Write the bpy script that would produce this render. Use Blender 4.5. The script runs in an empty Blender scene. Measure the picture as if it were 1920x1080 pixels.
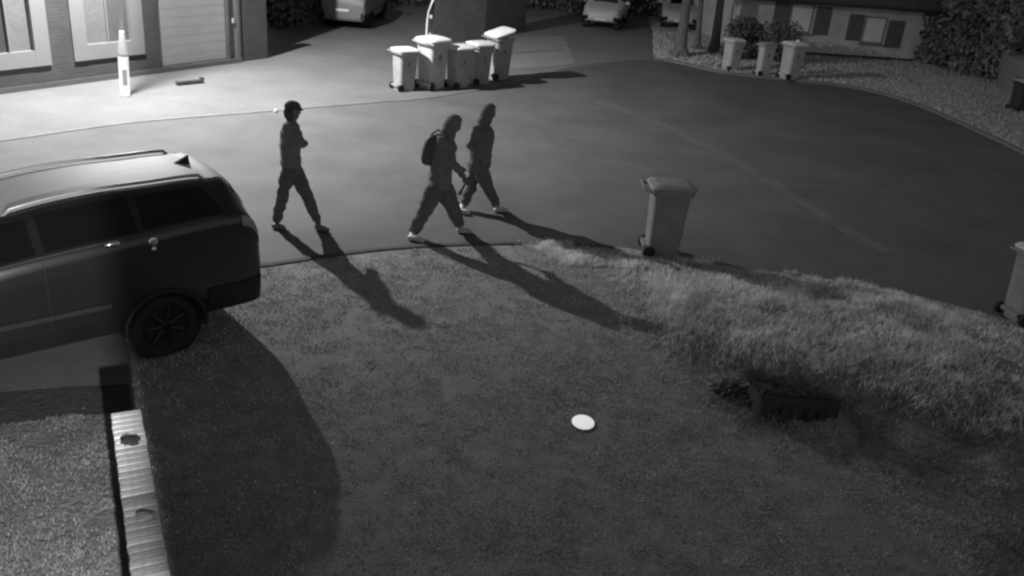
import bpy, bmesh, math, random
import numpy as np
from mathutils import Vector, Matrix
random.seed(7); rng = np.random.default_rng(7)
S = bpy.context.scene
COL = S.collection
R = math.radians

# ------------------------------------------------------------------ camera, sky, exposure
CAM_H, FPX = 4.85, 1700.0
ROLL, PITCH = R(5.0), math.atan(760/1700)
_f = np.array([0, math.cos(PITCH), -math.sin(PITCH)]); _r0 = np.array([1., 0, 0]); _u0 = np.cross(_r0, _f)
_r = _r0*math.cos(ROLL)+_u0*math.sin(ROLL); _u = -_r0*math.sin(ROLL)+_u0*math.cos(ROLL)
CAM = np.array([0, 0, CAM_H])
cd = bpy.data.cameras.new('camera'); cam = bpy.data.objects.new('camera', cd); COL.objects.link(cam)
cd.sensor_width = 36; cd.lens = 36*FPX/1920; cd.clip_start = .1; cd.clip_end = 400
M = Matrix.Identity(4)
for i in range(3):
    M[i][0], M[i][1], M[i][2], M[i][3] = _r[i], _u[i], -_f[i], CAM[i]
cam.matrix_world = M
S.camera = cam

W = bpy.data.worlds.new("World"); S.world = W; W.use_nodes = True
nt = W.node_tree; bg = nt.nodes['Background']
sky = nt.nodes.new('ShaderNodeTexSky'); sky.sky_type = 'NISHITA'; sky.sun_disc = False
sky.sun_elevation = R(6.0); sky.sun_rotation = R(-25); 
bw = nt.nodes.new('ShaderNodeRGBToBW')                      # the infrared camera sees no colour
nt.links.new(sky.outputs[0], bw.inputs[0]); nt.links.new(bw.outputs[0], bg.inputs[0])
bg.inputs[1].default_value = 0.075

vs = S.view_settings; vs.view_transform = 'Standard'; vs.look = 'None'; vs.exposure = 0; vs.gamma = 1; vs.use_curve_mapping = False

LAMP_POS = Vector((-8.35, 18.78, 6.25)); LAMP_W = 7100
FLOOD_POS = Vector((.10, .25, 3.1)); FLOOD_W = 3800
def lamp(name, kind, loc, power, size):
    d = bpy.data.lights.new(name, kind); d.energy = power; d.shadow_soft_size = size
    o = bpy.data.objects.new(name, d); COL.objects.link(o); o.location = loc; return o
sl = lamp('street_lamp_light', 'SPOT', LAMP_POS, LAMP_W, .09); sl.data.spot_size = R(163); sl.data.spot_blend = .6
sl.rotation_euler = Vector((.06, .13, -1)).to_track_quat('-Z', 'Y').to_euler()            # the lantern throws along the road
fl = lamp('floodlight_lamp', 'SPOT', FLOOD_POS, FLOOD_W, .05); fl.data.spot_size = R(179); fl.data.spot_blend = .05
fl.rotation_euler = Vector((-.901, -.434, -.02)).to_track_quat('-Z', 'Y').to_euler()       # the house's own floodlight, turned to the front garden

S.cycles.filter_width = 2.4                                     # soft lens of a cheap camera
# ------------------------------------------------------------------ helpers
def ray(px, py):
    d = _f*FPX + _r*(px-960) - _u*(py-540); return d/np.linalg.norm(d)
def G(px, py, z=0.):
    d = ray(px, py); return CAM + d*((z-CAM_H)/d[2])
def on_plane(px, py, p, n):
    d = ray(px, py); return CAM + d*(np.dot(np.array(p)-CAM, n)/np.dot(d, n))
def proj(P):
    v = np.asarray(P, float)-CAM; z = v@_f
    return np.stack([960+FPX*(v@_r)/z, 540-FPX*(v@_u)/z], -1)

def vnoise(x, y, seed=0):
    def h(i, j):
        n = (i*374761393 + j*668265263 + seed*1274126177) & 0x7fffffff
        n = ((n ^ (n >> 13))*1274126177) & 0x7fffffff
        return ((n ^ (n >> 16)) & 0xffff)/65535.
    xi = np.floor(x).astype(np.int64); yi = np.floor(y).astype(np.int64); u = x-xi; v = y-yi
    u = u*u*(3-2*u); v = v*v*(3-2*v)
    return (h(xi, yi)*(1-u)+h(xi+1, yi)*u)*(1-v)+(h(xi, yi+1)*(1-u)+h(xi+1, yi+1)*u)*v

def inside(px, py, poly):
    poly = np.asarray(poly); c = np.zeros(len(px), bool); j = len(poly)-1
    for i in range(len(poly)):
        xi, yi = poly[i]; xj, yj = poly[j]
        m = ((yi > py) != (yj > py)); m &= px < (xj-xi)*(py-yi)/(yj-yi+1e-12)+xi
        c ^= m; j = i
    return c

_mats = {}
def mat(name, c, rough=.8, var=.0, scale=3., bump=0., bscale=30., spec=.5, metal=0., coat=0., c2=None, emit=0., fine=None):
    """grey procedural material: two scales of noise for colour, one for relief"""
    if name in _mats: return _mats[name]
    m = bpy.data.materials.new(name); m.use_nodes = True; n = m.node_tree.nodes; l = m.node_tree.links
    b = n['Principled BSDF']; b.inputs['Roughness'].default_value = rough; b.inputs['Metallic'].default_value = metal
    b.inputs['Specular IOR Level'].default_value = spec; b.inputs['Coat Weight'].default_value = coat; b.inputs['Coat Roughness'].default_value = .04
    b.inputs['Base Color'].default_value = (c, c, c, 1)
    tc = n.new('ShaderNodeTexCoord')
    if var:
        n1 = n.new('ShaderNodeTexNoise'); n1.inputs['Scale'].default_value = scale; n1.inputs['Detail'].default_value = 6; n1.inputs['Roughness'].default_value = .65
        l.new(tc.outputs['Object'], n1.inputs['Vector'])
        src = n1.outputs['Fac']
        if fine:
            n3 = n.new('ShaderNodeTexNoise'); n3.inputs['Scale'].default_value = fine; n3.inputs['Detail'].default_value = 3
            l.new(tc.outputs['Object'], n3.inputs['Vector'])
            mx = n.new('ShaderNodeMath'); mx.operation = 'ADD'; l.new(src, mx.inputs[0]); l.new(n3.outputs['Fac'], mx.inputs[1])
            mh = n.new('ShaderNodeMath'); mh.operation = 'MULTIPLY'; mh.inputs[1].default_value = .5; l.new(mx.outputs[0], mh.inputs[0]); src = mh.outputs[0]
        r = n.new('ShaderNodeMapRange'); r.inputs[1].default_value = .28; r.inputs[2].default_value = .72
        lo, hi = (c*(1-var), c*(1+var)) if c2 is None else (c, c2)
        r.inputs[3].default_value = lo; r.inputs[4].default_value = hi
        l.new(src, r.inputs[0]); l.new(r.outputs[0], b.inputs['Base Color'])
    if bump:
        n2 = n.new('ShaderNodeTexNoise'); n2.inputs['Scale'].default_value = bscale; n2.inputs['Detail'].default_value = 4
        l.new(tc.outputs['Object'], n2.inputs['Vector'])
        bp = n.new('ShaderNodeBump'); bp.inputs['Strength'].default_value = bump; bp.inputs['Distance'].default_value = .03
        l.new(n2.outputs['Fac'], bp.inputs['Height']); l.new(bp.outputs[0], b.inputs['Normal'])
    if emit:
        b.inputs['Emission Color'].default_value = (1, 1, 1, 1); b.inputs['Emission Strength'].default_value = emit
    _mats[name] = m; return m

def brick_mat(name, c1, c2, mortar):
    """fine brickwork for walls too far away to tell the bricks apart; uses the wall's own (length, height) coordinates"""
    if name in _mats: return _mats[name]
    m = mat(name, c1, .9); n = m.node_tree.nodes; l = m.node_tree.links; b = n['Principled BSDF']
    uv = n.new('ShaderNodeUVMap'); uv.uv_map = 'wall'
    t = n.new('ShaderNodeTexBrick'); t.inputs['Color1'].default_value = (c1,)*3+(1,); t.inputs['Color2'].default_value = (c2,)*3+(1,); t.inputs['Mortar'].default_value = (mortar,)*3+(1,)
    t.inputs['Scale'].default_value = 1; t.inputs['Brick Width'].default_value = .225; t.inputs['Row Height'].default_value = .075; t.inputs['Mortar Size'].default_value = .008
    ns = n.new('ShaderNodeTexNoise'); ns.inputs['Scale'].default_value = 1.3; ns.inputs['Detail'].default_value = 5
    l.new(uv.outputs[0], t.inputs['Vector']); l.new(uv.outputs[0], ns.inputs['Vector'])
    mx = n.new('ShaderNodeMix'); mx.data_type = 'RGBA'; mx.blend_type = 'MULTIPLY'; mx.inputs[0].default_value = .6
    l.new(t.outputs['Color'], mx.inputs[6]); l.new(ns.outputs['Fac'], mx.inputs[7])
    g = n.new('ShaderNodeMix'); g.data_type = 'RGBA'; g.blend_type = 'MULTIPLY'; g.inputs[0].default_value = 1; g.inputs[7].default_value = (1.4, 1.4, 1.4, 1)
    l.new(mx.outputs[2], g.inputs[6]); l.new(g.outputs[2], b.inputs['Base Color'])
    bp = n.new('ShaderNodeBump'); bp.inputs['Strength'].default_value = .5; bp.inputs['Distance'].default_value = .01
    l.new(t.outputs['Fac'], bp.inputs['Height']); bp.invert = True; l.new(bp.outputs[0], b.inputs['Normal'])
    return m

def obj_mesh(name, me, m=None, parent=None, smooth=False):
    o = bpy.data.objects.new(name, me); COL.objects.link(o)
    if m and not me.materials: me.materials.append(m)
    if parent: o.parent = parent
    if smooth:
        for p in me.polygons: p.use_smooth = True
    return o
def build(name, bm, m, parent=None, smooth=False):
    me = bpy.data.meshes.new(name); bm.to_mesh(me); bm.free(); return obj_mesh(name, me, m, parent, smooth)
def from_np(name, V, F, m, parent=None, smooth=False):
    me = bpy.data.meshes.new(name); V = np.asarray(V, np.float32); F = np.asarray(F, np.int32); k = F.shape[1]
    me.vertices.add(len(V)); me.vertices.foreach_set('co', V.ravel()); me.loops.add(F.size); me.loops.foreach_set('vertex_index', F.ravel())
    me.polygons.add(len(F)); me.polygons.foreach_set('loop_start', np.arange(0, F.size, k, dtype=np.int32)); me.update(calc_edges=True); me.validate()
    return obj_mesh(name, me, m, parent, smooth)
def tag(o, label, cat, group=None):
    o['label'] = label; o['category'] = cat
    if group: o['group'] = group
    return o
def struct(o): o['kind'] = 'structure'; return o
def stuff(o, label=None, cat=None):
    o['kind'] = 'stuff'
    if label: o['label'] = label; o['category'] = cat
    return o
def thing(name, label, cat, loc=(0, 0, 0), rz=0, group=None):
    o = bpy.data.objects.new(name, None); COL.objects.link(o); o.location = loc; o.rotation_euler = (0, 0, rz); o.empty_display_size = .2
    return tag(o, label, cat, group)
def box(bm, c, s, rot=None, bev=0.):
    t = bmesh.new(); bmesh.ops.create_cube(t, size=1)
    bmesh.ops.scale(t, vec=s, verts=t.verts)
    if bev: bmesh.ops.bevel(t, geom=t.edges[:], offset=bev, segments=2, affect='EDGES')
    if rot is not None: bmesh.ops.rotate(t, matrix=rot, verts=t.verts)
    bmesh.ops.translate(t, vec=c, verts=t.verts); join(bm, t); return bm
def join(bm, t):
    me = bpy.data.meshes.new('t'); t.to_mesh(me); t.free(); bm.from_mesh(me); bpy.data.meshes.remove(me)
def tube(bm, pts, rads, seg=10, caps=True):
    pts = [Vector(p) for p in pts]; rings = []; up = Vector((0, 0, 1))
    for i, p in enumerate(pts):
        d = (pts[min(i+1, len(pts)-1)]-pts[max(i-1, 0)]).normalized()
        a = d.cross(up if abs(d.dot(up)) < .97 else Vector((0, 1, 0))).normalized(); b = d.cross(a)
        rr = rads[i] if hasattr(rads, '__len__') else rads
        rings.append([bm.verts.new(p+(a*math.cos(k*2*math.pi/seg)+b*math.sin(k*2*math.pi/seg))*rr) for k in range(seg)])
    for i in range(len(rings)-1):
        for k in range(seg):
            bm.faces.new((rings[i][k], rings[i][(k+1) % seg], rings[i+1][(k+1) % seg], rings[i+1][k]))
    if caps: bm.faces.new(rings[0]); bm.faces.new(rings[-1][::-1])
    return bm
def lathe(bm, prof, seg=20, mx=None):
    rings = []
    for r, z in prof:
        rings.append([bm.verts.new(Vector((r*math.cos(k*2*math.pi/seg), r*math.sin(k*2*math.pi/seg), z))) for k in range(seg)])
    for i in range(len(rings)-1):
        for k in range(seg): bm.faces.new((rings[i][k], rings[i][(k+1) % seg], rings[i+1][(k+1) % seg], rings[i+1][k]))
    bm.faces.new(rings[0][::-1]); bm.faces.new(rings[-1])
    if mx is not None: bmesh.ops.transform(bm, matrix=mx, verts=bm.verts)
    return bm
def sheet(name, pts, z, m):
    bm = bmesh.new(); vs_ = [bm.verts.new((p[0], p[1], z)) for p in pts]; f = bm.faces.new(vs_)
    if f.normal.z < 0 or (f.normal_update() or f.normal.z < 0): f.normal_flip()
    bmesh.ops.triangulate(bm, faces=bm.faces[:])
    return build(name, bm, m)
def smooth_line(pts, n=6):
    pts = np.asarray(pts, float); P = np.vstack([2*pts[0]-pts[1], pts, 2*pts[-1]-pts[-2]]); out = []
    for i in range(1, len(P)-2):
        for t in np.linspace(0, 1, n, endpoint=False):
            a, b, c, d = P[i-1], P[i], P[i+1], P[i+2]
            out.append(.5*((2*b)+(c-a)*t+(2*a-5*b+4*c-d)*t*t+(3*b-a-3*c+d)*t**3))
    out.append(pts[-1]); return np.array(out)
def blades(name, P, h, w, m, lean=.5, parent=None):
    """grass: each blade two bent quads standing at its own point P (n,3), height h (n)"""
    n = len(P); a = rng.uniform(0, 2*np.pi, n); t = rng.uniform(0, 2*np.pi, n); ln = rng.uniform(.1, lean, n)*h
    s = np.stack([np.cos(a), np.sin(a), np.zeros(n)], 1)*(w*rng.uniform(.6, 1.3, n))[:, None]; d = np.stack([np.cos(t), np.sin(t), np.zeros(n)], 1)
    Z = np.zeros((n, 3)); Z[:, 2] = h
    V = np.stack([P-s, P+s, P-s*.7+d*(ln*.3)[:, None]+Z*.55, P+s*.7+d*(ln*.3)[:, None]+Z*.55, P-s*.15+d*ln[:, None]+Z, P+s*.15+d*ln[:, None]+Z], 1).reshape(-1, 3)
    b = np.arange(n)[:, None]*6
    F = np.concatenate([b+[0, 1, 3, 2], b+[2, 3, 5, 4]])
    return from_np(name, V, F, m, parent)
def leaves(name, blobs, n, size, m, parent=None, hollow=.5):
    """leaf-sized quads through a set of ellipsoids (centre, radii)"""
    bl = [(np.array(c), np.array(r)) for c, r in blobs]; vol = np.array([np.prod(r)**(2/3) for _, r in bl]); cnt = (n*vol/vol.sum()).astype(int)
    P = []
    for (c, r), k in zip(bl, cnt):
        d = rng.normal(size=(k, 3)); d /= np.linalg.norm(d, axis=1)[:, None]; rad = rng.uniform(hollow**3, 1.1, k)**(1/3)
        P.append(c+d*rad[:, None]*r)
    P = np.concatenate(P); P = P[P[:, 2] > .03]; k = len(P)
    a = rng.normal(size=(k, 3)); a /= np.linalg.norm(a, axis=1)[:, None]; b = np.cross(a, rng.normal(size=(k, 3))); b /= np.linalg.norm(b, axis=1)[:, None]
    s = size*rng.uniform(.6, 1.4, k)[:, None]
    V = np.stack([P-a*s, P+b*s*.6, P+a*s, P-b*s*.6], 1).reshape(-1, 3); F = np.arange(4*k).reshape(-1, 4)
    return from_np(name, V, F, m, parent)

# ------------------------------------------------------------------ ground
m_road = mat('worn_asphalt', .13, .75, .5, .6, .35, 90, spec=.35, fine=45)
m_pave = mat('concrete_pavement', .17, .85, .30, .7, .25, 60, spec=.3, fine=30)
m_drive = mat('gravel_drive', .31, .9, .55, 4.5, .8, 55, spec=.25, fine=38)
m_dark_tarmac = mat('dark_tarmac', .13, .85, .35, 1.5, .6, 60, fine=35)
m_soil = mat('rough_turf_soil', .28, 1, .5, 4.5, .8, 30, spec=.1, fine=12)
m_verge = mat('verge_turf', .55, 1, .3, 1.2, .8, 40, spec=.1, fine=14)
m_kerb = mat('kerb_concrete', .2, .85, .25, 3, .3, 40)
m_grass = mat('dry_grass_blades', .88, .7, .45, 1.6, spec=.3)
m_grass2 = mat('garden_grass_blades', .22, .7, .45, 2.2, spec=.3)

base = sheet('ground', [(-160, -40), (160, -40), (160, 260), (-160, 260)], -.03, mat('dark_turf', .09, 1, .4, .3, .5, 8, spec=.1, fine=3)); struct(base)

near_px = [(-260, 600), (200, 530), (485, 497), (640, 474), (760, 462), (860, 457), (1000, 455), (1130, 461), (1260, 479), (1400, 505), (1550, 523), (1700, 551), (1900, 602), (2120, 668)]
near = smooth_line([G(x, y)[:2] for x, y in near_px])
far_px = [(-300, 305), (0, 266), (250, 231), (500, 210), (700, 193), (800, 185), (950, 160), (1075, 126), (1225, 113), (1350, 137), (1480, 152), (1600, 166), (1700, 192), (1800, 234), (1920, 291), (2100, 390)]
far = smooth_line([G(x, y)[:2] for x, y in far_px])
road = sheet('road', list(near)+[(14, 6), (40, 6), (40, 14)]+list(far[::-1])+[(-30, 9), (-30, 4)], 0, m_road); struct(road)
pave = sheet('pavement', list(far[:37])+[G(700, 20)[:2], (-14, 44), (-40, 44), (-40, 14)], .008, m_pave); struct(pave)
verge = sheet('grass_verge', list(far[48:])+[(40, 20), (40, 60), (6, 60), G(1222, 60)[:2]], .05, m_verge); struct(verge)
yard = sheet('driveway', [tuple(far[36])]+[tuple(p) for p in far[37:49]]+[G(1222, 60)[:2], (6, 60), (-14, 60), (-14, 44), G(700, 20)[:2]], .004, mat('driveway_tarmac', .2, .85, .3, .8, .4, 50, fine=20)); struct(yard)
slab = sheet('concrete_slab', [G(935, 70)[:2], G(1058, 68)[:2], G(1078, 119)[:2], G(1050, 124)[:2], G(930, 132)[:2]], .012, mat('slab_concrete', .28, .85, .12, 1.5, .2, 50)); struct(slab)
drive = sheet('gravel_drive', list(near)+[(14, 6), (14, -12), (-30, -12), (-30, 4)], .004, m_drive); struct(drive)
strip = sheet('tarmac_hardstanding', [G(-500, 700)[:2], G(-300, 860)[:2], G(0, 794)[:2], G(120, 782)[:2], G(215, 772)[:2], G(252, 770)[:2], G(238, 560)[:2], G(200, 540)[:2], G(-260, 606)[:2]], .010, m_dark_tarmac); struct(strip)

struct(sheet('wall_end_shade', [G(-500, 800)[:2], G(-300, 868)[:2], G(0, 799)[:2], G(110, 785)[:2], G(212, 777)[:2], G(248, 774)[:2], G(243, 722)[:2], G(120, 728)[:2], G(0, 738)[:2], G(-300, 790)[:2]], .014, mat('wall_end_shade_dark', .045, 1, .5, 3, .8, 25, fine=15)))  # added dark strip that carries on the shade at the wall's end
def kerb(name, line, w, h, side, m):
    bm = bmesh.new(); L = np.asarray(line); d = np.gradient(L, axis=0); d /= np.linalg.norm(d, axis=1)[:, None]; nn = np.stack([-d[:, 1], d[:, 0]], 1)*side
    rows = [[bm.verts.new((p[0], p[1], -.01)), bm.verts.new((p[0], p[1], h*.85)), bm.verts.new((p[0]+n_[0]*.02, p[1]+n_[1]*.02, h)), bm.verts.new((p[0]+n_[0]*w, p[1]+n_[1]*w, h)), bm.verts.new((p[0]+n_[0]*w, p[1]+n_[1]*w, -.01))] for p, n_ in zip(L, nn)]
    for a, b in zip(rows, rows[1:]):
        for k in range(4): bm.faces.new((a[k], a[k+1], b[k+1], b[k]))
    bmesh.ops.recalc_face_normals(bm, faces=bm.faces[:])
    return struct(build(name, bm, m))
kerb('far_kerb', far[:37], .14, .014, 1, mat('flush_kerb', .17, .85, .2, 2, .3, 40))
kerb('verge_kerb', far[48:], .14, .06, 1, m_kerb)
kerb('near_kerb', near[8:44], .10, .022, -1, mat('near_kerb_edge', .07, .9, .4, 5, .3, 40))

def seam(name, px, w, m, z=.004):
    L = smooth_line([G(x, y)[:2] for x, y in px], 8); L = L+np.c_[vnoise(np.arange(len(L))*.7, np.arange(len(L))*0., 61), vnoise(np.arange(len(L))*.7, np.arange(len(L))*0.+7, 62)]*.12
    d = np.gradient(L, axis=0); d /= np.linalg.norm(d, axis=1)[:, None]; n_ = np.stack([-d[:, 1], d[:, 0]], 1)*w
    bm = bmesh.new(); a = [bm.verts.new((p[0], p[1], z)) for p in L+n_]; b = [bm.verts.new((p[0], p[1], z)) for p in L-n_]
    for k_ in range(len(L)-1): bm.faces.new((a[k_], b[k_], b[k_+1], a[k_+1]))
    bmesh.ops.recalc_face_normals(bm, faces=bm.faces[:])
    if bm.faces[:][0].normal.z < 0: bmesh.ops.reverse_faces(bm, faces=bm.faces[:])
    struct(build(name, bm, m))
m_seam = mat('pale_road_seam', .143, .85, .45, 2, .4, 60, fine=20); m_crack = mat('dark_road_crack', .07, .9, .4, 6, .5, 60)
seam('road_seam', [(1120, 190), (1260, 245), (1400, 320), (1520, 395), (1660, 480)], .16, m_seam)

# gravel chips on the drive
cell = []
P = np.stack([rng.uniform(-4.2, 5, 2600), rng.uniform(4.4, 12.6, 2600)], 1)
q = proj(np.c_[P, np.zeros(len(P))]); nl = np.array([G(x, y)[:2] for x, y in near_px])
P = P[P[:, 1] < np.interp(P[:, 0], nl[:, 0], nl[:, 1])-.12]
P = P[~inside(P[:, 0], P[:, 1], [tuple(G(x, y)[:2]) for x, y in [(-500, 700), (0, 794), (215, 772), (240, 1100), (-400, 1400)]])]
oct_v = np.array([[1, 0, 0], [-1, 0, 0], [0, 1, 0], [0, -1, 0], [0, 0, 1], [0, 0, -1]]); oct_f = np.array([[0, 2, 4], [2, 1, 4], [1, 3, 4], [3, 0, 4], [2, 0, 5], [1, 2, 5], [3, 1, 5], [0, 3, 5]])
def chips(name, P, lo, hi, m, label):
    n = len(P); s = rng.uniform(lo, hi, n)**1.0; a = rng.uniform(0, 6.28, n); st = rng.uniform(.6, 1.5, (n, 3))*s[:, None]*[1, 1, .7]
    V = oct_v[None]*st[:, None]*rng.uniform(.8, 1.2, (n, 6, 1)); c, s_ = np.cos(a)[:, None], np.sin(a)[:, None]
    V = np.stack([V[..., 0]*c-V[..., 1]*s_, V[..., 0]*s_+V[..., 1]*c, V[..., 2]], -1)+np.c_[P, np.full(n, .008)][:, None]
    F = oct_f[None]+np.arange(n)[:, None, None]*6
    return stuff(from_np(name, V.reshape(-1, 3), F.reshape(-1, 3), m), label, 'gravel')
chips('gravel', P, .005, .012, mat('stone_chip', .3, .9, .5, 4), 'loose grey stone chips scattered over the drive')
chips('pale_gravel', P[rng.choice(len(P), 170, False)], .007, .015, mat('pale_stone_chip', .85, .5, .2, 4), 'sparse pale chips glinting on the drive')

# rough grass bank on the right
bank_px = [(1000, 457), (1130, 463), (1260, 481), (1400, 508), (1550, 526), (1700, 554), (1900, 605), (2120, 672), (2400, 900), (2400, 1350), (2000, 1350), (1800, 1080), (1700, 970), (1640, 905), (1520, 862), (1400, 815), (1290, 752), (1200, 694), (1160, 610), (1110, 525), (1045, 474)]
bank_w = smooth_line([G(x, y)[:2] for x, y in bank_px+bank_px[:1]], 4)[:-1]
def edge_dist(X, Y, poly):
    A = np.asarray(poly); B = np.roll(A, -1, 0); d = np.full(X.shape, 1e9)
    for a, b in zip(A, B):
        ab = b-a; t = np.clip(((X-a[0])*ab[0]+(Y-a[1])*ab[1])/(ab@ab), 0, 1); d = np.minimum(d, np.hypot(X-a[0]-t*ab[0], Y-a[1]-t*ab[1]))
    return d
def bank_h(X, Y):
    X = np.asarray(X, float); Y = np.asarray(Y, float)
    d = edge_dist(X, Y, bank_w); e = np.clip(d/1.5, 0, 1); e = e*e*(3-2*e)
    t = .07*vnoise(X*1.1, Y*1.1, 3)+.13*vnoise(X*2.7, Y*2.7, 5)**1.5+.05*vnoise(X*6, Y*6, 9)
    return .012+e*(t+.02)
xs, ys = np.arange(-.2, 9.6, .075), np.arange(3.4, 13.2, .075)
XX, YY = np.meshgrid(xs, ys); H_ = bank_h(XX.ravel(), YY.ravel()); IN = inside(XX.ravel(), YY.ravel(), bank_w); H_ = np.where(IN, H_, -.02)
nx, ny = len(xs), len(ys); idx = np.arange(nx*ny).reshape(ny, nx)
Fq = np.stack([idx[:-1, :-1], idx[:-1, 1:], idx[1:, 1:], idx[1:, :-1]], -1).reshape(-1, 4); Fq = Fq[IN[Fq].any(1)]
struct(from_np('grass_bank', np.c_[XX.ravel(), YY.ravel(), H_], Fq, m_soil, smooth=True))
n = 330000
P = np.stack([rng.uniform(-.2, 9.4, n), rng.uniform(3.6, 13.1, n)], 1); P = P[inside(P[:, 0], P[:, 1], bank_w)]
dens = vnoise(P[:, 0]*2.4, P[:, 1]*2.4, 5)*.55+vnoise(P[:, 0]*.9, P[:, 1]*.9, 8)*.45
lo_right = np.clip((P[:, 0]-P[:, 1]*.35-.6)/2.5, 0, 1)
ed = edge_dist(P[:, 0], P[:, 1], bank_w); kerb_d = np.interp(P[:, 0], nl[:, 0], nl[:, 1])-P[:, 1]; soft = np.where((kerb_d < .9) | (P[:, 0] > 6.5), 1, np.clip(ed/.9-.05+.5*(vnoise(P[:, 0]*3, P[:, 1]*3, 51)-.5), 0, 1))
keep = rng.uniform(0, 1, len(P)) < np.clip(dens*1.25-.15, .05, 1)*soft; P = P[keep]; dens = dens[keep]*np.clip(.35+soft[keep], 0, 1)
pit = np.hypot((P[:, 0]-3.15)/.48, (P[:, 1]-7.95)/.36); P = P[pit > 1]; dens = dens[pit > 1]
kz = np.interp(P[:, 0], nl[:, 0], nl[:, 1])-P[:, 1]; z = bank_h(P[:, 0], P[:, 1]); hh = (.03+.13*dens**1.5)*np.clip(.45+.5*kz, .45, 1)*rng.uniform(.5, 1.3, len(P))
kd = np.interp(P[:, 0], nl[:, 0], nl[:, 1])-P[:, 1]+.9*(vnoise(P[:, 0]*.8, P[:, 1]*.8, 41)-.5)          # metres in from the kerb
dry = rng.uniform(0, 1, len(P)) > np.clip((kd-2.0)/2.2, 0, 1)
Q3 = np.c_[P, z-.01]
stuff(blades('long_grass', Q3[dry], hh[dry], .0055, m_grass, 1.1), 'pale rough tussocky long grass beside the road', 'grass')
stuff(blades('green_grass', Q3[~dry], hh[~dry]*.8, .0055, mat('green_grass_blades', .27, .7, .45, 1.6, spec=.3), 1.1), 'darker rough grass on the bank away from the road', 'grass')
# ragged turf where the bank runs out over the drive
n = 26000; k = rng.integers(0, len(bank_w), n); t = rng.uniform(0, 1, n)[:, None]; P = bank_w[k]*(1-t)+np.roll(bank_w, -1, 0)[k]*t+rng.normal(0, .13, (n, 2))
q = proj(np.c_[P, np.zeros(n)]); m_ = (vnoise(P[:, 0]*4, P[:, 1]*4, 21) > .45) & ((q[:, 0] < 1700)) & (P[:, 1] < np.interp(P[:, 0], nl[:, 0], nl[:, 1])+.06) & (P[:, 1] > np.interp(P[:, 0], nl[:, 0], nl[:, 1])-.9); P = P[m_]
stuff(blades('grass_fringe', np.c_[P, np.full(len(P), .0)], rng.uniform(.02, .09, len(P)), .0055, m_grass, 1.2), 'ragged grass fringe creeping over the kerb', 'grass')

# worn short turf over the open ground in the middle
n = 260000; P = np.stack([rng.uniform(-4, 5.2, n), rng.uniform(4.6, 12.4, n)], 1)
P = P[P[:, 1] < np.interp(P[:, 0], nl[:, 0], nl[:, 1])-.12]; P = P[~inside(P[:, 0], P[:, 1], [tuple(G(x, y)[:2]) for x, y in [(-500, 500), (248, 500), (248, 772), (340, 1100), (-400, 1400)]])]; P = P[~inside(P[:, 0], P[:, 1], bank_w) | (edge_dist(P[:, 0], P[:, 1], bank_w) < 1.1)]
k = rng.uniform(0, 1, len(P)) < np.clip(1.9*(vnoise(P[:, 0]*7, P[:, 1]*7, 81)*.6+vnoise(P[:, 0]*1.7, P[:, 1]*1.7, 82)*.4)-.55, .02, .8); P = P[k]
ib = inside(P[:, 0], P[:, 1], bank_w); stuff(blades('short_turf', np.c_[P, np.where(ib, bank_h(P[:, 0], P[:, 1]), .004)], rng.uniform(.006, .020, len(P)), .006, mat('short_turf_blades', .6, .8, .5, 2.5, spec=.2), 1.6), 'worn short turf and weeds over the open ground beside the car', 'grass')
# garden lawn left of the wall
lawn_px = [(-300, 870), (0, 800), (110, 786), (207, 778), (238, 1080), (250, 1300), (-500, 1500)]
lawn_w = np.array([G(x, y)[:2] for x, y in lawn_px])
struct(sheet('garden_lawn', lawn_w, .016, mat('lawn_soil', .17, 1, .5, 3, .8, 30, spec=.1, fine=14)))
n = 90000; P = np.stack([rng.uniform(-5.6, -1.6, n), rng.uniform(2.4, 7.2, n)], 1); P = P[inside(P[:, 0], P[:, 1], lawn_w)]
dn = vnoise(P[:, 0]*3, P[:, 1]*3, 31); k = rng.uniform(0, 1, len(P)) < dn*1.3-.1; P = P[k]; dn = dn[k]
stuff(blades('lawn_grass', np.c_[P, np.full(len(P), .014)], (.015+.03*dn)*rng.uniform(.6, 1.3, len(P)), .004, m_grass2, 1.3), 'patchy short grass in the front garden', 'grass')
# verge grass across the road
n = 60000; P = np.stack([rng.uniform(2, 17, n), rng.uniform(21, 36, n)], 1); vp = np.array(list(far[48:])+[(20, 30), (20, 40), (5, 40)])
P = P[inside(P[:, 0], P[:, 1], vp)]; P = P[edge_dist(P[:, 0], P[:, 1], far[48:]) > .2]
stuff(blades('verge_grass', np.c_[P, np.full(len(P), .045)], rng.uniform(.03, .10, len(P)), .02, m_verge, 1.), 'short grass on the verge across the road', 'grass')

# ------------------------------------------------------------------ garden wall, brick by brick
wa = (G(210, 772, .8)+G(262, 772, .8))/2; wb = (G(245, 1080, .8)+G(320, 1080, .8))/2
wd = (wb-wa)[:2]; wd /= np.linalg.norm(wd); wang = math.atan2(wd[1], wd[0]); WL = 3.0
wall = thing('garden_wall', 'low brick garden wall with a brick on edge top beside the parked car', 'wall', (wa[0], wa[1], 0), wang)
bm = bmesh.new(); box(bm, (WL/2+.006, 0, .342), (WL-.02, .195, .684)); box(bm, (WL/2+.006, 0, .74), (WL-.02, .19, .095)); build('mortar', bm, mat('mortar', .17, .95, .3, 8, .4, 80), wall)
bks = [mat('wall_brick', .20, .85, .3, 14, .4, 90), mat('wall_brick_dark', .15, .85, .3, 14, .4, 90), mat('wall_brick_pale', .34, .85, .3, 14, .4, 90)]
m_white = mat('wall_brick_far_lit', .88, .8, .25, 16, .4, 90)
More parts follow.
